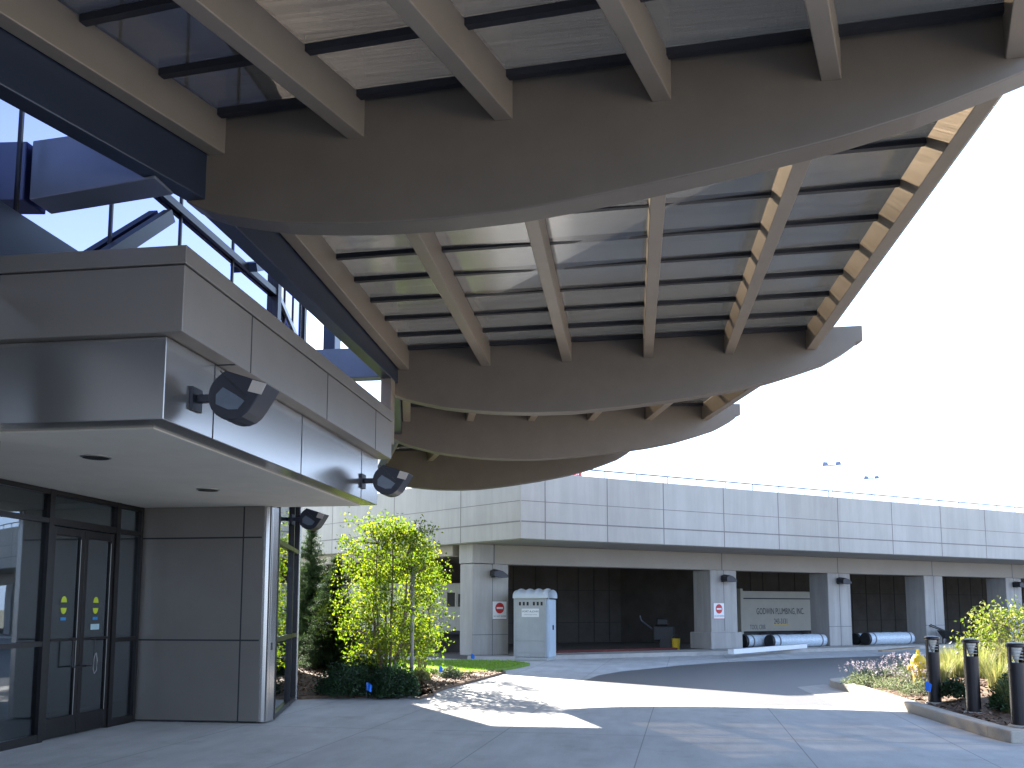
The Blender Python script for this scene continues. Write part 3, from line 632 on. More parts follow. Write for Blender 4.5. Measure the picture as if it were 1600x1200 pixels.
# vaulted ribbed roof: axis along ef, arch across nf
m=MB(); ns=40
for k in range(ns+1):
    a=-w-.03+(w+.10)*k/ns; bulge=1+.16*max(0,math.sin((k/ns)*4*2*math.pi-1.2))
    for j in range(13):
        th=math.pi*j/12; q=Vector((o.x,o.y,0))+ef*a+nf*(-dp/2+(dp/2+.04)*math.cos(th)); m.v.append((q.x,q.y,hh+.02+.27*math.sin(th)**.7*bulge))
for k in range(ns):
    for j in range(12): i=k*13+j; m.f.append((i,i+1,i+14,i+13))
m.f.append(tuple(range(13))); m.f.append(tuple(ns*13+j for j in range(13))[::-1])
m.build('roof',M['pottyr'],pt_,smooth=True)
m=MB(); m.obox(o,ef,nf,-w+.26,-w+.26+.56,.001,.012,1.36,1.62); sg=m.build('sign_plate',M['white'],bdy)
text('lettering','PORT-A-JOHN',.082,M['ink'],sg,tuple((o+ef*(-w+.54)+nf*.014).xy)+(1.53,),ef,depth=.001,shear=.2)
text('lettering','CLEAN PORTABLE TOILETS',.036,M['inkg'],sg,tuple((o+ef*(-w+.54)+nf*.014).xy)+(1.43,),ef,depth=.001)

# lettered trailer (job box)
off=-4.6; s0,_=ons(1158,K+nr*off,53.8); s1,_=ons(1278,K+nr*off,53.8)
def zof(u,v): return ons(u,K+nr*off,53.8,v)[1]
z0,z1=zof(1215,986),zof(1215,924)
KO=K+nr*off; o=KO+er*((s0+s1)/2)
tr=thing('tool_trailer',(o.x,o.y,0),'pale box trailer lettered GODWIN PLUMBING parked inside the garage bay','trailer')
m=MB(); m.obox(KO,er,nr,s0,s1,-2.2,0,z0,z1); tb=m.build('body',M['truck'],tr,bevel=.02)
m=MB(); m.obox(KO,er,nr,s0-.04,s0+.10,-2.25,.03,z0-.12,z1+.10); m.obox(KO,er,nr,s1-.06,s1+.04,-2.25,.03,z0,z1); m.build('corner_post',M['truck'],tb,bevel=.01)
m=MB(); m.obox(KO,er,nr,s0+.15,s1-.07,.001,.02,z1-.36,z1-.31); m.build('dark_rail',M['ink'],tb)
m=MB(); m.obox(KO,er,nr,s0+.3,s1-.5,-2.0,-.2,z0-.30,z0-.004); m.build('chassis',M['black'],tr)
for sx in (s0+1.4,s0+2.2,s1-1.0):
    m=MB(); c=KO+er*sx; m.tube([tuple((c-nr*.45).xy)+(.33,),tuple((c-nr*.2).xy)+(.33,)],.33,24); wh=m.build('wheel',M['black'],tr)
    m=MB(); m.tube([tuple((c-nr*.2).xy)+(.33,),tuple((c-nr*.17).xy)+(.33,)],.15,16); m.build('rim',M['rail'],wh)
sm=(s0+s1)/2; hz=z1-z0; Lw=s1-s0
text('lettering','GODWIN PLUMBING, INC.',.40,M['ink'],tb,tuple((KO+er*(sm)+nr*.004).xy)+(z0+hz*.49,),er,depth=.002,sx=Lw*.60/4.6)
text('lettering','243-3131',.34,M['ink'],tb,tuple((KO+er*(sm)+nr*.004).xy)+(z0+hz*.24,),er,depth=.002,sx=.9*Lw*.2/1.3)
text('lettering','TOOL CRIB',.30,M['inkg'],tb,tuple((KO+er*(s0+.20*Lw)+nr*.004).xy)+(z0+hz*.10,),er,depth=.002,sx=.9*Lw*.24/1.7)
m=MB(); m.obox(KO,er,nr,sm-.10*Lw,sm+.10*Lw,.003,.006,z0+hz*.145,z0+hz*.165); m.build('yellow_line',M['yellow'],tb)

# wrapped rolls
def roll(u0,u1,nn,label,rad=.24,z=.13):
    a,_=ons(u0,K+nr*nn,53.8); b,_=ons(u1,K+nr*nn,53.8); KO=K+nr*nn; c=KO+er*((a+b)/2)
    t=thing('wrapped_roll',(c.x,c.y,z),label,'roll','plastic-wrapped rolls lying by the garage columns')
    m=MB(); pts=[];rr=[]
    for k in range(25):
        s_=a+(b-a)*k/24; p=KO+er*s_; pts.append((p.x,p.y,z+rad)); rr.append(rad*(1+.02*math.sin(k*2.1)+.015*math.sin(k*5.3)) if 1<k<23 else rad*.93)
    m.tube(pts,rr,20); bd_=m.build('roll_body',M['wrap'],t,smooth=True)
    m=MB(); p=KO+er*(a-.02); q=KO+er*(a+.10); m.tube([tuple(p.xy)+(z+rad,),tuple(q.xy)+(z+rad,)],[rad*.97,rad*1.01],20); m.build('dark_end',M['black'],t)
    for f in (.12,.9):
        m=MB(); p=KO+er*(a+(b-a)*f); q=KO+er*(a+(b-a)*f+.06); m.tube([tuple(p.xy)+(z+rad,),tuple(q.xy)+(z+rad,)],rad*1.035,20); m.build('strap',M['inkg'],bd_)
roll(1160,1240,-.55,'plastic-wrapped roll below the lettered trailer, the rear one of its pair',.24)
roll(1200,1284,.05,'plastic-wrapped roll below the lettered trailer, the front one of its pair',.25)
roll(1334,1400,-.45,'plastic-wrapped roll in the empty bay right of the trailer, partly behind its twin',.24)
roll(1350,1420,.1,'plastic-wrapped roll in the empty bay right of the trailer, lying in front',.26)
# white timber in front
a=onz(1142,1019,.2); b=onz(1257,1010,.2)
m=MB(); m.bar((a.x,a.y,.215),(b.x,b.y,.215),.22,.16); tag(m.build('timber_beam',M['white'],None,bevel=.01),'long white-painted timber lying in front of the wrapped rolls','timber')
a,b=KP(23.3,.7),KP(25,.6)
m=MB(); 
for k in range(3):
    p=onz(1375+k*8,1018-k,.14); q=onz(1425+k*5,1014-k,.14); m.bar((p.x,p.y,.16),(q.x,q.y,.16),.12,.05)
tag(m.build('plank_stack',simple('rough_wood',(.30,.22,.14),.8,0,.2,8),None),'short brown planks on the walk beside the wrapped roll','planks')
# red painted kerb inside the first bay
m=MB(); s_=3.6; m.obox(K,er,nr,4.0,9.3,-1.6,-1.35,.01,.15); kb=struct(m.build('painted_kerb',M['redk']))
# cart with yellow bucket near the second column
c=aty(1040,1003,36.5); c.z=0
ct=thing('tool_cart',(c.x,c.y,0),'dark two-wheeled tool cart standing in the shade of the first bay','cart')
m=MB(); m.box((c.x-.5,c.y-.3,.35),(c.x+.35,c.y+.3,.95)); m.box((c.x-.35,c.y-.22,.95),(c.x+.1,c.y+.2,1.25)); m.build('tank',M['black'],ct,bevel=.06)
m=MB(); m.tube([(c.x-.5,c.y,.8),(c.x-.95,c.y,1.15),(c.x-1.0,c.y,1.35)],.035,8); m.build('handle',M['rail'],ct)
for dy in (-.33,.33):
    m=MB(); m.tube([(c.x,c.y+dy-.04,.25),(c.x,c.y+dy+.04,.25)],.25,20); m.build('wheel',M['black'],ct)
c2=aty(1056,1003,36); bk=thing('bucket',(c2.x,c2.y,0),'small yellow bucket beside the dark tool cart','bucket')
m=MB(); m.lathe((c2.x,c2.y,.0),[(.13,.0),(.17,.45),(.175,.46),(.16,.46),(.12,.05)],16); m.build('pail',M['yellow'],bk)
m=MB(); m.tube([(c2.x+.17*math.cos(a),c2.y,.46+.15*math.sin(a)) for a in [math.pi*k/8 for k in range(9)]],.01,6); m.build('bail',M['rail'],bk)
# hand cart right bay
c=aty(1490,1000,41); c.z=0
hc=thing('wheelbarrow',(c.x,c.y,0),'dark wheelbarrow standing in the bay behind the leafy bush','wheelbarrow')
m=MB(); m.hexa([(c.x-.35,c.y-.25,.35),(c.x+.35,c.y-.25,.35),(c.x+.35,c.y+.25,.35),(c.x-.35,c.y+.25,.35)],[(c.x-.55,c.y-.4,.7),(c.x+.5,c.y-.4,.62),(c.x+.5,c.y+.4,.62),(c.x-.55,c.y+.4,.7)]); m.build('tray',M['black'],hc)
for dy in (-.2,.2): 
    m=MB(); m.bar((c.x+.6,c.y+dy*.3,.25),(c.x-1.0,c.y+dy*1.6,.95),.045); m.bar((c.x-.35,c.y+dy,.5),(c.x-.4,c.y+dy,.0),.04); m.build('shaft',M['black'],hc)
m=MB(); m.tube([(c.x+.6,c.y-.04,.22),(c.x+.6,c.y+.04,.22)],.22,20); m.build('wheel',M['black'],hc)

# site trailer in the left opening
az=-78; et=azv(-61.7+180); o=Vector((-9.6,31.5,0))
YT=33.0; p0=aty(600,985,YT); p1=aty(735,985,YT); zt=aty(690,911,YT).z; z0=aty(690,986,YT).z
stt=thing('site_trailer',(p1.x,YT,0),'pale metal-sided site office trailer with small windows under the garage','site trailer')
m=MB(); m.box((p0.x-3,YT,z0),(p1.x+.6,YT+2.6,zt)); sb_=m.build('body',M['ltgrey'],stt,bevel=.03)
m=MB(); 
for u in (659,685): 
    q=aty(u,950,YT); m.box((q.x-.025,YT-.02,z0+.2),(q.x+.025,YT+.001,zt-.1))
m.build('trim_strip',M['white'],sb_)
m=MB(); m.box((p0.x-3,YT-.03,z0-.12),(p1.x+.6,YT+2.6,z0-.003)); m.build('skirt_rail',M['ink'],stt)
def win(u0,u1,v0,v1,frame=True):
    a=aty(u0,v0,YT); b=aty(u1,v1,YT); m=MB(); m.box((a.x,YT-.012,b.z),(b.x,YT+.001,a.z)); w_=m.build('window',M['black'],sb_)
    if frame:
        
        for q_ in (((a.x-.05,YT-.03,b.z),(a.x-.001,YT+.001,a.z+.02)),((b.x+.001,YT-.03,b.z),(b.x+.05,YT+.001,a.z+.02))): m=MB(); m.box(*q_); m.build('window_frame',M['truck'],w_)
win(668,676,921,931,False); win(699,711,926,948)
win(716,722,928,948,False)
m=MB(); m.box((p0.x-2,YT+.2,.0),(p1.x+.4,YT+.4,z0-.13)); m.build('skirt',M['dark'],stt)
a=aty(652,954,31.5); b=aty(667,979,31.5); st=thing('stair_rail',(a.x,31.5,0),'dark sloping stair handrail in front of the pale site trailer','handrail')
m=MB(); m.bar(a,b,.07); m.bar(b,(b.x,b.y,0),.05); m.bar(a,(a.x,a.y,0),.05); m.bar(a,(a.x-1.2,a.y,a.z),.06); m.build('rail_bars',M['ink'],st)
for k in range(4): 
    z=.22*(k+1); m=MB(); x1=b.x-(b.x-a.x)*(k+1)/5; m.box((a.x-1.2,31.6,z-.05),(x1,32.6,z)); m.build('stair_tread',M['dark'],st)

# garage lamp glimpsed through the trees
p=aty(496,861,27.6); m=MB(); m.lathe((p.x,p.y,p.z),[(.12,0),(.16,.05),(.06,.10)],16); 
gl_=m.build('garage_lamp',simple('bright_reflector',(.8,.82,.7),.3,0,.03)); tag(gl_,'small pale round lamp under the parapet behind the tall spruce','lamp')

# light poles beyond the deck
def lightpole(X,Y,z,label):
    t=thing('light_pole',(X,Y,4.3),label,'light pole','twin-headed light poles beyond the parking deck parapet')
    m=MB(); m.tube([(X,Y,4.3),(X,Y,z)],[.06,.045],10); m.build('pole',simple('pale_pole',(.55,.56,.60),.5),t)
    m=MB(); m.bar((X-.3,Y,z),(X+.3,Y,z),.07); m.build('cross_arm',M['lamp'],t)
    for sg in (-1,1):
        m=MB(); m.hexa([(X+sg*.25,Y-.16,z-.02),(X+sg*.7,Y-.16,z-.02+.04*sg),(X+sg*.7,Y+.16,z-.02+.04*sg),(X+sg*.25,Y+.16,z-.02)],[(X+sg*.3,Y-.12,z+.22),(X+sg*.62,Y-.12,z+.26),(X+sg*.62,Y+.12,z+.26),(X+sg*.3,Y+.12,z+.22)]); m.build('lamp_head',simple('grey_head',(.13,.16,.26),.5),t)
p=aty(1299,727,70); lightpole(p.x,p.y,p.z,'taller twin-headed light pole above the parking deck, left of the other')
p=aty(1361,748,86); lightpole(p.x,p.y,p.z,'smaller farther twin-headed light pole above the parking deck')

# ============================================================ PLANTING
def leaf_quads(mb,c,n,spread,size,droop=.3,rng=random,aspect=.6,flat=1.):
    for _ in range(n):
        p=Vector((rng.gauss(0,spread),rng.gauss(0,spread),rng.gauss(0,spread*flat)))+c
        d=Vector((rng.uniform(-1,1),rng.uniform(-1,1),rng.uniform(-1,.6)-droop)).normalized(); u=d.cross(Vector((rng.uniform(-1,1),rng.uniform(-1,1),rng.uniform(-1,1))))
        if u.length<.05: continue
        u.normalize(); s_=size*rng.uniform(.6,1.25); w=s_*aspect*.5; k=u.cross(d)*s_*.12
        mb.add([p,p+d*s_*.45+u*w+k,p+d*s_,p+d*s_*.45-u*w+k],[(0,1,2,3)])
def stems_to(mb,base_pts,targets,rad,rng):
    for t in targets:
        b=min(base_pts,key=lambda q:(q-t).length+max(0,q.z-t.z)*2); mid=(b+t)/2+Vector((rng.uniform(-.05,.05),rng.uniform(-.05,.05),rng.uniform(0,.08)))
        mb.tube([b,mid,t],[rad,rad*.7,rad*.35],5,False)
def multistem(name,x,y,z0,h,rx,ry,nst,ncl,leaves,lsize,label,cat,m_leaf,seed,zlow=.25,shape='oval',sp=.11,dens=None,droop=.3):
    rng=random.Random(seed); t=thing(name,(x,y,z0),label,cat); tr_=MB(); pts=[]
    for k in range(nst):
        a=2*math.pi*k/nst+rng.uniform(-.4,.4); top=Vector((x+rx*.55*math.cos(a)*rng.uniform(.3,1),y+ry*.55*math.sin(a),z0+h*rng.uniform(.72,.93))); b=Vector((x+.08*math.cos(a),y+.08*math.sin(a),z0-.02)); line=[]
        for i in range(9):
            f=i/8; q=b.lerp(top,f)+Vector((math.cos(a),math.sin(a),0))*(.10*rx*math.sin(f*math.pi))+Vector((rng.uniform(-.02,.02),rng.uniform(-.02,.02),0)); line.append(q)
            if i>1: pts.append(q)
        tr_.tube(line,[.035*(h/3.5)*(1-.75*i/8)+.004 for i in range(9)],7)
    cl=[]; 
    while len(cl)<ncl:
        f=rng.random(); zz=z0+h*(zlow+(1-zlow)*f)
        if shape=='oval': wr=math.sin(math.pi*min(1,max(.02,(f*.70+.17))))**.6
        elif shape=='round': wr=math.sqrt(max(0,1-(2*f-1)**2))
        a=rng.uniform(0,2*math.pi); r_=rng.random()**.42*wr*(1+.22*math.sin(3*a+seed)+.15*math.sin(5*a+f*7))
        q=Vector((x+rx*r_*math.cos(a),y+ry*r_*math.sin(a),zz))
        if dens and rng.random()>dens(q): continue
        cl.append(q)
    stems_to(tr_,pts,cl,.008,rng); tr_.build('trunk',M['bark'],t,smooth=True)
    lf=MB()
    for q in cl: leaf_quads(lf,q,int(leaves*rng.uniform(.5,1.4)),sp*rng.uniform(.7,1.2),lsize,droop,rng)
    lf.build('crown',m_leaf,t); return t
# trees and shrubs left bed
bp=onz(592,1062,.08)
multistem('river_birch',bp.x,bp.y+.7,.05,3.55,1.25,1.1,6,350,42,.078,'bright backlit yellow-green leafy multi-stemmed tree by the grey post','tree',M['birch'],3,zlow=.12,sp=.12)
bp2=onz(650,1050,.05)
multistem('young_birch',bp2.x-.1,bp2.y+1.0,.05,3.3,.55,.5,3,75,30,.09,'slim yellow-green young tree just right behind the grey post','tree',M['birch'],11,zlow=.1,sp=.11)
p=aty(432,1000,19.0)
def spruce(x,y,z0,h,r,label,seed,lightness=None):
    rng=random.Random(seed); t=thing('spruce_tree',(x,y,z0),label,'tree'); m=MB(); m.tube([(x,y,z0-.03),(x,y,z0+h*.5),(x,y,z0+h)],[.07,.04,.008],8); 
    lf=MB(); z=.12
    while z<h*.98:
        f=z/h; rad=r*(1-f)**.85*rng.uniform(.88,1.1)+.04; nb=max(5,int(13*(1-f)+5))
        for k in range(nb):
            a=rng.uniform(0,2*math.pi); L_=rad*rng.uniform(.7,1.12); d=Vector((math.cos(a),math.sin(a),.12+.35*f)); b=Vector((x,y,z0+z+rng.uniform(-.06,.06))); tip=b+d*L_; tip.z-=.10*L_
            m.tube([b,tip],[.006,.002],4,False)
            ns=max(4,int(L_*16))
            for i in range(ns):
                q=b.lerp(tip,(i+.6)/ns*1.0)
                for s_ in range(24):
                    dd=Vector((rng.uniform(-1,1),rng.uniform(-1,1),rng.uniform(-.5,.7)))+d*.9; dd.normalize(); u=dd.cross(Vector((0,0,1))); 
                    if u.length<.05: continue
                    u.normalize(); l=rng.uniform(.05,.12); w=.010; q2=q+Vector((rng.gauss(0,.03),rng.gauss(0,.03),rng.gauss(0,.03)))
                    lf.add([q2-u*w,q2+u*w,q2+dd*l],[(0,1,2)])
        z+=.105
    m.build('trunk',M['darkbark'],t); lf.build('crown',M['spruce'],t); return t
q=aty(482,1030,25.5); spruce(q.x,q.y,.03,4.05,1.25,'tall dark green spruce beside the glazed corner of the entrance block',5)
q=aty(524,1035,22.8); spruce(q.x,q.y,.03,3.0,1.05,'shorter bluish spruce between the tall spruce and the leafy tree',9)
def mound(name,u,v,rx,ry,h,label,cat,m_leaf,seed,n=3200,size=.06,z0=.06,Y=None):
    rng=random.Random(seed); c=onz(u,v,z0); t=thing(name,(c.x,c.y,z0),label,cat)
    m=MB(); lf=MB()
    for k in range(14):
        a=rng.uniform(0,6.28); m.tube([(c.x,c.y,z0-.02),(c.x+rx*.6*math.cos(a),c.y+ry*.6*math.sin(a),z0+h*.7)],[.012,.004],5)
    m.build('stems',M['bark'],t)
    for k in range(n):
        a=rng.uniform(0,6.28); ph=math.acos(rng.random()); rr=(.72+.33*rng.random())*(1+.12*math.sin(4*a+seed)+.1*math.sin(9*a+3*ph))
        q=Vector((c.x+rx*rr*math.sin(ph)*math.cos(a),c.y+ry*rr*math.sin(ph)*math.sin(a),z0+h*rr*math.cos(ph)))
        leaf_quads(lf,q,1,.01,size,-.4,rng,.4)
    fo=lf.build('foliage',m_leaf,t)
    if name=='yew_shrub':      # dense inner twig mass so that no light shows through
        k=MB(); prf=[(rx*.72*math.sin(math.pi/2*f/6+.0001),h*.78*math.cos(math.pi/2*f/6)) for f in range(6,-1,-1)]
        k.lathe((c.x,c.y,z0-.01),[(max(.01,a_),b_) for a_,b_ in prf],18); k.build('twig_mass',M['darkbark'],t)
    return t
mound('yew_shrub',541,1084,.50,.45,.50,'low dark rounded shrub under the spruces, left one of the front pair','shrub',M['yew'],1,7000,.065)
mound('yew_shrub',614,1085,.44,.42,.46,'low dark rounded shrub under the leafy tree, right one of the front pair','shrub',M['yew'],2,8500,.065)
mound('yew_shrub',572,1052,.5,.4,.34,'low dark shrub half hidden behind the front pair of shrubs','shrub',M['yew'],3,5500,.065)
mound('perennial_clump',655,1062,.26,.24,.2,'small bright green perennial at the foot of the grey post','plant',M['grass'],4,700,.09)
mound('perennial_clump',702,1058,.25,.2,.2,'small green perennial beside the blue flag on the mulch','plant',M['lav'],6,600,.08)
for a,b,c_ in ((1,0,0),): pass
# grey post
c=onz(643,1063,.05); ps=thing('grey_post',(c.x,c.y,0),'slim grey post with a dark clamp standing at the edge of the mulch bed','post')
m=MB(); m.tube([(c.x,c.y,0),(c.x,c.y,aty(640,884,c.y).z)],.045,12); m.build('shaft',M['post'],ps,smooth=True)
z=aty(640,953,c.y).z; m=MB(); m.tube([(c.x,c.y,z-.03),(c.x,c.y,z+.03)],.07,12); m.build('clamp',M['rec'],ps)
m=MB(); z=aty(640,893,c.y).z; m.tube([(c.x,c.y,z-.05),(c.x+.16,c.y,z+.02),(c.x+.30,c.y,z+.10)],.03,8); m.build('side_arm',M['bark'],ps)
# left mulch bed, lawn
def px2(l,z=0): return [tuple(onz(u,v,z).xy) for u,v in l]
bed=[(-5.95,15.6),(-5.3,16.0),(-3.75,16.55)]+px2([(655,1093),(700,1076),(740,1066),(790,1052),(640,1046),(560,1040),(480,1040)])+[(-12.5,26),(-12.5,15.6)]
sheet('mulch_bed',bed,.05,M['soil'],-.01)
lawnp=px2([(640,1057),(700,1056),(760,1053),(805,1045),(828,1040),(800,1036),(735,1035),(640,1035)])+[(-11,29),(-18,32),(-18,25.5),(-12.5,25.5)]
sheet('lawn',lawnp,.07,M['lawn'],-.01)
def inside(p,poly):
    c=False; n=len(poly); j=n-1
    for i in range(n):
        if ((poly[i][1]>p[1])!=(poly[j][1]>p[1])) and (p[0]<(poly[j][0]-poly[i][0])*(p[1]-poly[i][1])/(poly[j][1]-poly[i][1])+poly[i][0]): c=not c
        j=i
    return c
def scatter(poly,n,rng):
    xs=[p[0] for p in poly]; ys=[p[1] for p in poly]; out=[]
    while len(out)<n:
        p=(rng.uniform(min(xs),max(xs)),rng.uniform(min(ys),max(ys)))
        if inside(p,poly): out.append(p)
    return out
rng=random.Random(21); m=MB()
for x,y in scatter(lawnp,26000,rng):
    a=rng.uniform(0,6.28); w=.006; h=rng.uniform(.03,.065); dx,dy=math.cos(a)*w,math.sin(a)*w; m.add([(x-dx,y-dy,.07),(x+dx,y+dy,.07),(x+rng.uniform(-.02,.02),y+rng.uniform(-.02,.02),.07+h)],[(0,1,2)])
tag(m.build('grass',M['turf']),'short bright green mown grass of the lawn','grass',kind='stuff')
def chips(poly,n,zf,seed,label):
    rng=random.Random(seed); m=MB()
    for x,y in scatter(poly,n,rng):
        a=rng.uniform(0,3.14); l=rng.uniform(.015,.05); w=l*rng.uniform(.25,.6); t=rng.uniform(-.02,.02); c,s_=math.cos(a),math.sin(a); z=zf(x,y)+rng.uniform(.002,.022)
        m.add([(x-c*l-s_*w,y-s_*l+c*w,z+t),(x+c*l-s_*w,y+s_*l+c*w,z-t),(x+c*l+s_*w,y+s_*l-c*w,z-t+.008),(x-c*l+s_*w,y-s_*l-c*w,z+t+.008)],[(0,1,2,3)])
    return tag(m.build('bark_mulch',M['chip']),label,'mulch',kind='stuff')
chips(bed,9000,lambda x,y:.05,31,'loose brown bark mulch around the trees')

# right planting island with kerb
k0=[(3.92,19.4),(4.05,18.2),(4.10,17.0),(4.16,15.4),(4.25,13.6),(4.34,12.2),(4.43,11.72)]
inner=[(4.14,19.3),(4.27,18.2),(4.31,17.0),(4.37,15.4),(4.46,13.6),(4.55,12.2),(4.62,11.95)]
right=[(16,11.72),(16,11.95)]
back=[(4.35,20.1),(5.3,21.3),(8.1,22.6),(16,26.5)]
kb=MB()
outer=[(4.35,20.25),(4.0,19.9)]+k0+[(16,11.72)]
inn=[(4.5,19.95),(4.2,19.55)]+inner[1:]+[(16,11.95)]
for (a,b,c_,d) in zip(outer,outer[1:],inn[1:],inn):
    q=[a,b,c_,d]; kb.prism([a,b,c_,d],-.01,.15)
struct(kb.build('kerb',M['kerb'],None,bevel=.018))
ob=[(4.35,20.25),(5.3,21.4),(8.1,22.8),(16,26.6)]; ib=[(4.5,19.95),(5.45,21.15),(8.2,22.5),(16,26.3)]
kb=MB()
for (a,b,c_,d) in zip(ob,ob[1:],ib[1:],ib): kb.prism([a,d,c_,b],-.01,.15)
struct(kb.build('kerb',M['kerb'],None,bevel=.018))
# pale gutter strip beside the tip
sheet('gutter',[(3.25,19.4),(3.25,15.75),(4.0,15.75),(4.0,20.0),(3.9,20.1)],.008,M['walk'])
isl=[(4.5,19.95),(4.2,19.55)]+inner[1:]+[(16,11.95),(16,26.3),(8.2,22.5),(5.45,21.15)]
def isz(x,y):
    d=min(max(0,(x-4.5)),2.5)/2.5; e_=min(1,max(0,(y-12.2)/3)); f=min(1,max(0,(21+(x-5)*.5-y)/2)); return .12+.30*math.sin(d*math.pi/2)*e_*f
m=MB(); gx=[4.12+ .24*i for i in range(50)]; gy=[11.9+.24*j for j in range(61)]; rng=random.Random(4); idx={}
for i,x in enumerate(gx):
    for j,y in enumerate(gy):
        if inside((x,y),isl): idx[i,j]=len(m.v); m.v.append((x,y,isz(x,y)+rng.uniform(-.012,.012)))
for i in range(49):
    for j in range(60):
        if all(k in idx for k in ((i,j),(i+1,j),(i+1,j+1),(i,j+1))): m.f.append((idx[i,j],idx[i+1,j],idx[i+1,j+1],idx[i,j+1]))
struct(m.build('planting_bed',M['soil'],None,smooth=True))
sheet('bed_soil',isl,.115,M['soil'])
chips([p for p in isl],15000,isz,32,'loose reddish brown bark mulch of the kerbed island')

# bollards
def bollard(u,v,label,proto=None):
    c=onz(u,v,.14)
    c.z=.11
    if proto: return dup(proto,c,0,label)
    t=thing('bollard_light',c,label,'bollard','black bollard lights along the planted island')
    x,y=c.x,c.y; z=c.z
    m=MB(); m.lathe((x,y,z),[(.14,-.05),(.14,.03),(.125,.045)],24); m.build('footing',M['kerb'],t)
    m=MB(); m.lathe((x,y,z+.04),[(.098,0),(.098,.78)],28); m.build('post',M['bollard'],t)
    # head: curved shield left and right, open louvre at the front
    n=14
    for a0,a1 in ((R(-35),R(50)),(R(130),R(215))):
        lo=[];hi=[]
        ring=[]
        for k in range(n+1): a=a0+(a1-a0)*k/n; ring.append((math.cos(a),math.sin(a)))
        pl=[(x+.098*c_,y+.098*s_) for c_,s_ in ring]+[(x+.085*c_,y+.085*s_) for c_,s_ in ring[::-1]]
        m=MB(); m.prism(pl,z+.82,z+1.01); m.build('head_shield',M['bollard'],t)
    m=MB(); m.lathe((x,y,z+.822),[(.012,0),(.03,.03),(.05,.10),(.075,.17),(.08,.185)],24); hd=m.build('reflector_cone',simple('cone_white',(.7,.68,.62),.3,.3),t)
    m=MB()
    for zz in (.86,.90,.94,.975): m.lathe((x,y,z+zz),[(.085,0),(.088,.004),(.085,.008)],24)
    m.build('louvre',simple('clear_louvre',(.45,.44,.42),.3),hd)
    m=MB(); m.lathe((x,y,z+1.01),[(.112,0),(.118,.012),(.118,.035),(.105,.052),(.05,.062)],28); m.build('cap',M['bollard'],t,smooth=False)
    return t
b1=bollard(1461,1098,'black bollard light farthest from the camera, beside the yellow hydrant')
bollard(1522,1113,'black bollard light in the middle of the row of three',b1)
bollard(1594,1134,'black bollard light nearest the camera at the right edge',b1)

# hydrant
c=aty(1437,1075,17.4); hx,hy=c.x,17.4; z=isz(hx,hy)-.06
hy_=thing('fire_hydrant',(hx,hy,z),'yellow fire hydrant rising above the lavender behind the bollard','hydrant')
m=MB(); m.lathe((hx,hy,z),[(.15,0),(.15,.03),(.10,.05),(.105,.07),(.105,.36),(.15,.37),(.15,.42),(.135,.43),(.13,.50),(.11,.56),(.07,.605),(.03,.62),(.03,.66)],28); m.build('barrel',M['yellow'],hy_)
for dx,dy,r_ in ((-1,0,.045),(1,0,.045),(-.35,-.94,.06)):
    m=MB(); m.tube([(hx+dx*.08,hy+dy*.08,z+.37),(hx+dx*.16,hy+dy*.16,z+.37),(hx+dx*.19,hy+dy*.19,z+.37)],[r_,r_*1.15,r_*.8],14); m.build('outlet',M['yellow'],hy_)
m=MB(); m.lathe((hx,hy,z+.66),[(.028,0),(.028,.04)],6); m.build('operating_nut',M['yellow'],hy_)

# ornamental grasses
def grass_clump(x,y,z,h,label,seed,n=420):
    rng=random.Random(seed); t=thing('ornamental_grass',(x,y,z),label,'ornamental grass','yellow-green grass clumps on the planted island'); m=MB()
    for k in range(n):
        a=rng.uniform(0,6.28); r0=rng.random()**.5*.14; l=h*rng.uniform(.55,1.1); lean=rng.uniform(.05,.55); b=Vector((x+r0*math.cos(a),y+r0*math.sin(a),z-.03)); d=Vector((math.cos(a),math.sin(a),0)); u=Vector((-d.y,d.x,0)); w=.0045
        P_=[]
        for i in range(5):
            f=i/4; q=b+d*(lean*l*f*f)+Vector((0,0,l*(f-.28*lean*f*f))); ww=w*(1-f*.85); P_+=[q-u*ww,q+u*ww]
        m.add(P_,[(2*i,2*i+1,2*i+3,2*i+2) for i in range(4)])
    m.build('blades',M['grass'],t); return t
gp=[(1495,1058,.62),(1535,1062,.66),(1560,1075,.62),(1590,1060,.68),(1472,1062,.55),(1548,1046,.62),(1578,1092,.5),(1512,1046,.55),(1602,1085,.6),(1480,1046,.5),(1570,1052,.66),(1620,1060,.7)]
protos=[]
lab=['behind the gap of the first two bollards','just right of the middle bollard, tall and dense','in the sunny front, right of the middle bollard','tall, at the right edge behind the nearest bollard','next to the first bollard, low','in the back row behind the middle bollard','low, in front at the foot of the nearest bollard','in the back row left of the middle bollard','leaning over beside the nearest bollard','short, in the back row near the hydrant','tall, in the back row under the leafy bush','tallest, partly outside the right edge']
for k,(u,v,h) in enumerate(gp):
    c=onz(u,v,.35); c.z=isz(c.x,c.y)
    if len(protos)<4: protos.append(grass_clump(c.x,c.y,c.z,h,'yellow-green grass clump '+lab[k],40+k))
    else: dup(protos[k%4],c,k*1.3,'yellow-green grass clump '+lab[k],h/.64)
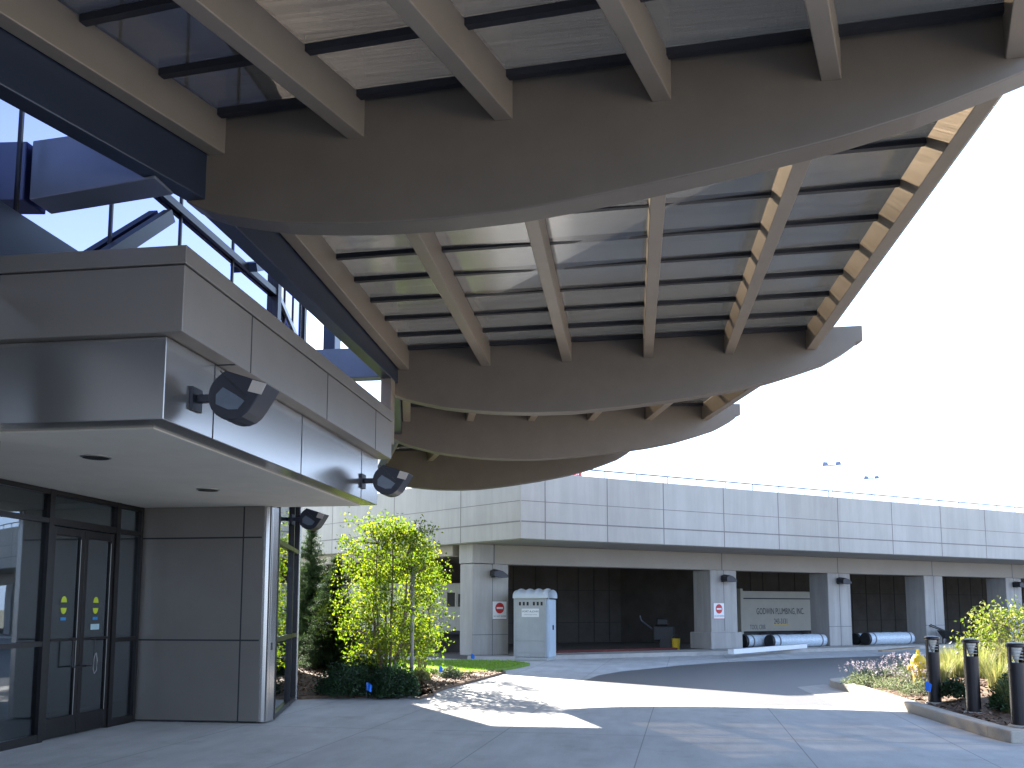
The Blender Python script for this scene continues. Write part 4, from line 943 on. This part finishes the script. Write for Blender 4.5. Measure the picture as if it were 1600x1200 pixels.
# lavender
def lavender(x,y,z,label,seed):
    rng=random.Random(seed); t=thing('lavender_plant',(x,y,z),label,'lavender','lavender plants on the planted island'); m=MB(); fl=MB()
    for k in range(420):
        a=rng.uniform(0,6.28); ph=math.acos(rng.random()); rr=rng.uniform(.5,1.05); leaf_quads(m,Vector((x+.30*rr*math.sin(ph)*math.cos(a),y+.30*rr*math.sin(ph)*math.sin(a),z+.22*rr*math.cos(ph))),1,.01,.07,-.6,rng,.3)
    for k in range(20):
        a=rng.uniform(0,6.28); r_=rng.random()**.5*.26; b=Vector((x+r_*.8*math.cos(a),y+r_*.8*math.sin(a),z+.16)); e_=Vector((x+r_*1.4*math.cos(a),y+r_*1.4*math.sin(a),z+rng.uniform(.30,.46)))
        m.tube([b,e_],.002,3,False); leaf_quads(fl,e_,7,.016,.03,-.2,rng,.6,1.6)
    m.build('foliage',M['lav'],t); fl.build('flowers',M['lavf'],t); return t
lp=[(1338,1056),(1362,1058),(1385,1062),(1410,1066),(1372,1046),(1398,1050),(1425,1056),(1350,1047),(1432,1072),(1455,1066),(1412,1047)]
ll=['at the tip of the island, farthest left','second from the island tip in the front','in front, middle of the lavender strip','in front, left below the hydrant','in the back near the island tip','in the back, middle of the strip','close below the yellow hydrant','at the very back edge by the road','in front, left of the first bollard','just left behind the first bollard','behind, next to the yellow hydrant']
lv=None
for k,(u,v) in enumerate(lp):
    c=onz(u,v,.3); c.z=isz(c.x,c.y)
    if lv is None: lv=lavender(c.x,c.y,c.z,'grey-green lavender '+ll[k],70)
    else: dup(lv,c,k*1.7,'grey-green lavender '+ll[k],.8+.3*random.random())
mound('green_perennial',1491,1088,.2,.18,.24,'small dark green tufted plant between the first two bollards','plant',M['yew'],8,900,.07,z0=.25)
mound('dark_shrub',1590,1108,.36,.3,.42,'low dark green shrub behind the nearest bollard at the right edge','shrub',M['yew'],12,2400,.07,z0=.2)
c=aty(1590,1040,19.2)
multistem('leafy_bush',c.x,19.2,.25,1.42,1.0,.95,9,150,26,.085,'open leafy sunlit bush behind the grasses at the right edge','bush',M['bush'],17,zlow=.15,shape='oval',sp=.12)

# blue marker flags
def flagm(u,v,zb,label,proto=None,rz=0):
    c=onz(u,v,zb); c.z=zb
    if proto: return dup(proto,c,rz,label)
    t=thing('marker_flag',c,label,'marker flag','small blue marker flags in the beds')
    m=MB(); m.tube([(c.x,c.y,c.z-.02),(c.x,c.y,c.z+.28)],.003,5); m.build('wire',M['rail'],t)
    m=MB(); P_=[]
    for i in range(4): P_+=[(c.x+.035*i,c.y+.012*math.sin(i*2),c.z+.28-.01*i*i*.6),(c.x+.03*i,c.y+.016*math.sin(i*2+1),c.z+.15-.012*i)]
    m.add(P_,[(2*i,2*i+1,2*i+3,2*i+2) for i in range(3)]); m.build('flag',M['flag'],t); return t
f1=flagm(572,1092,.06,'blue marker flag between the two front dark shrubs')
flagm(501,1046,.06,'blue marker flag at the foot of the spruces',f1,.4)
flagm(686,1060,.06,'blue marker flag on the mulch right of the grey post',f1,.9)
flagm(736,1037,.08,'blue marker flag on the lawn by the corner pier',f1,.2)
flagm(1447,1094,.25,'blue marker flag beside the farthest bollard',f1,.3)
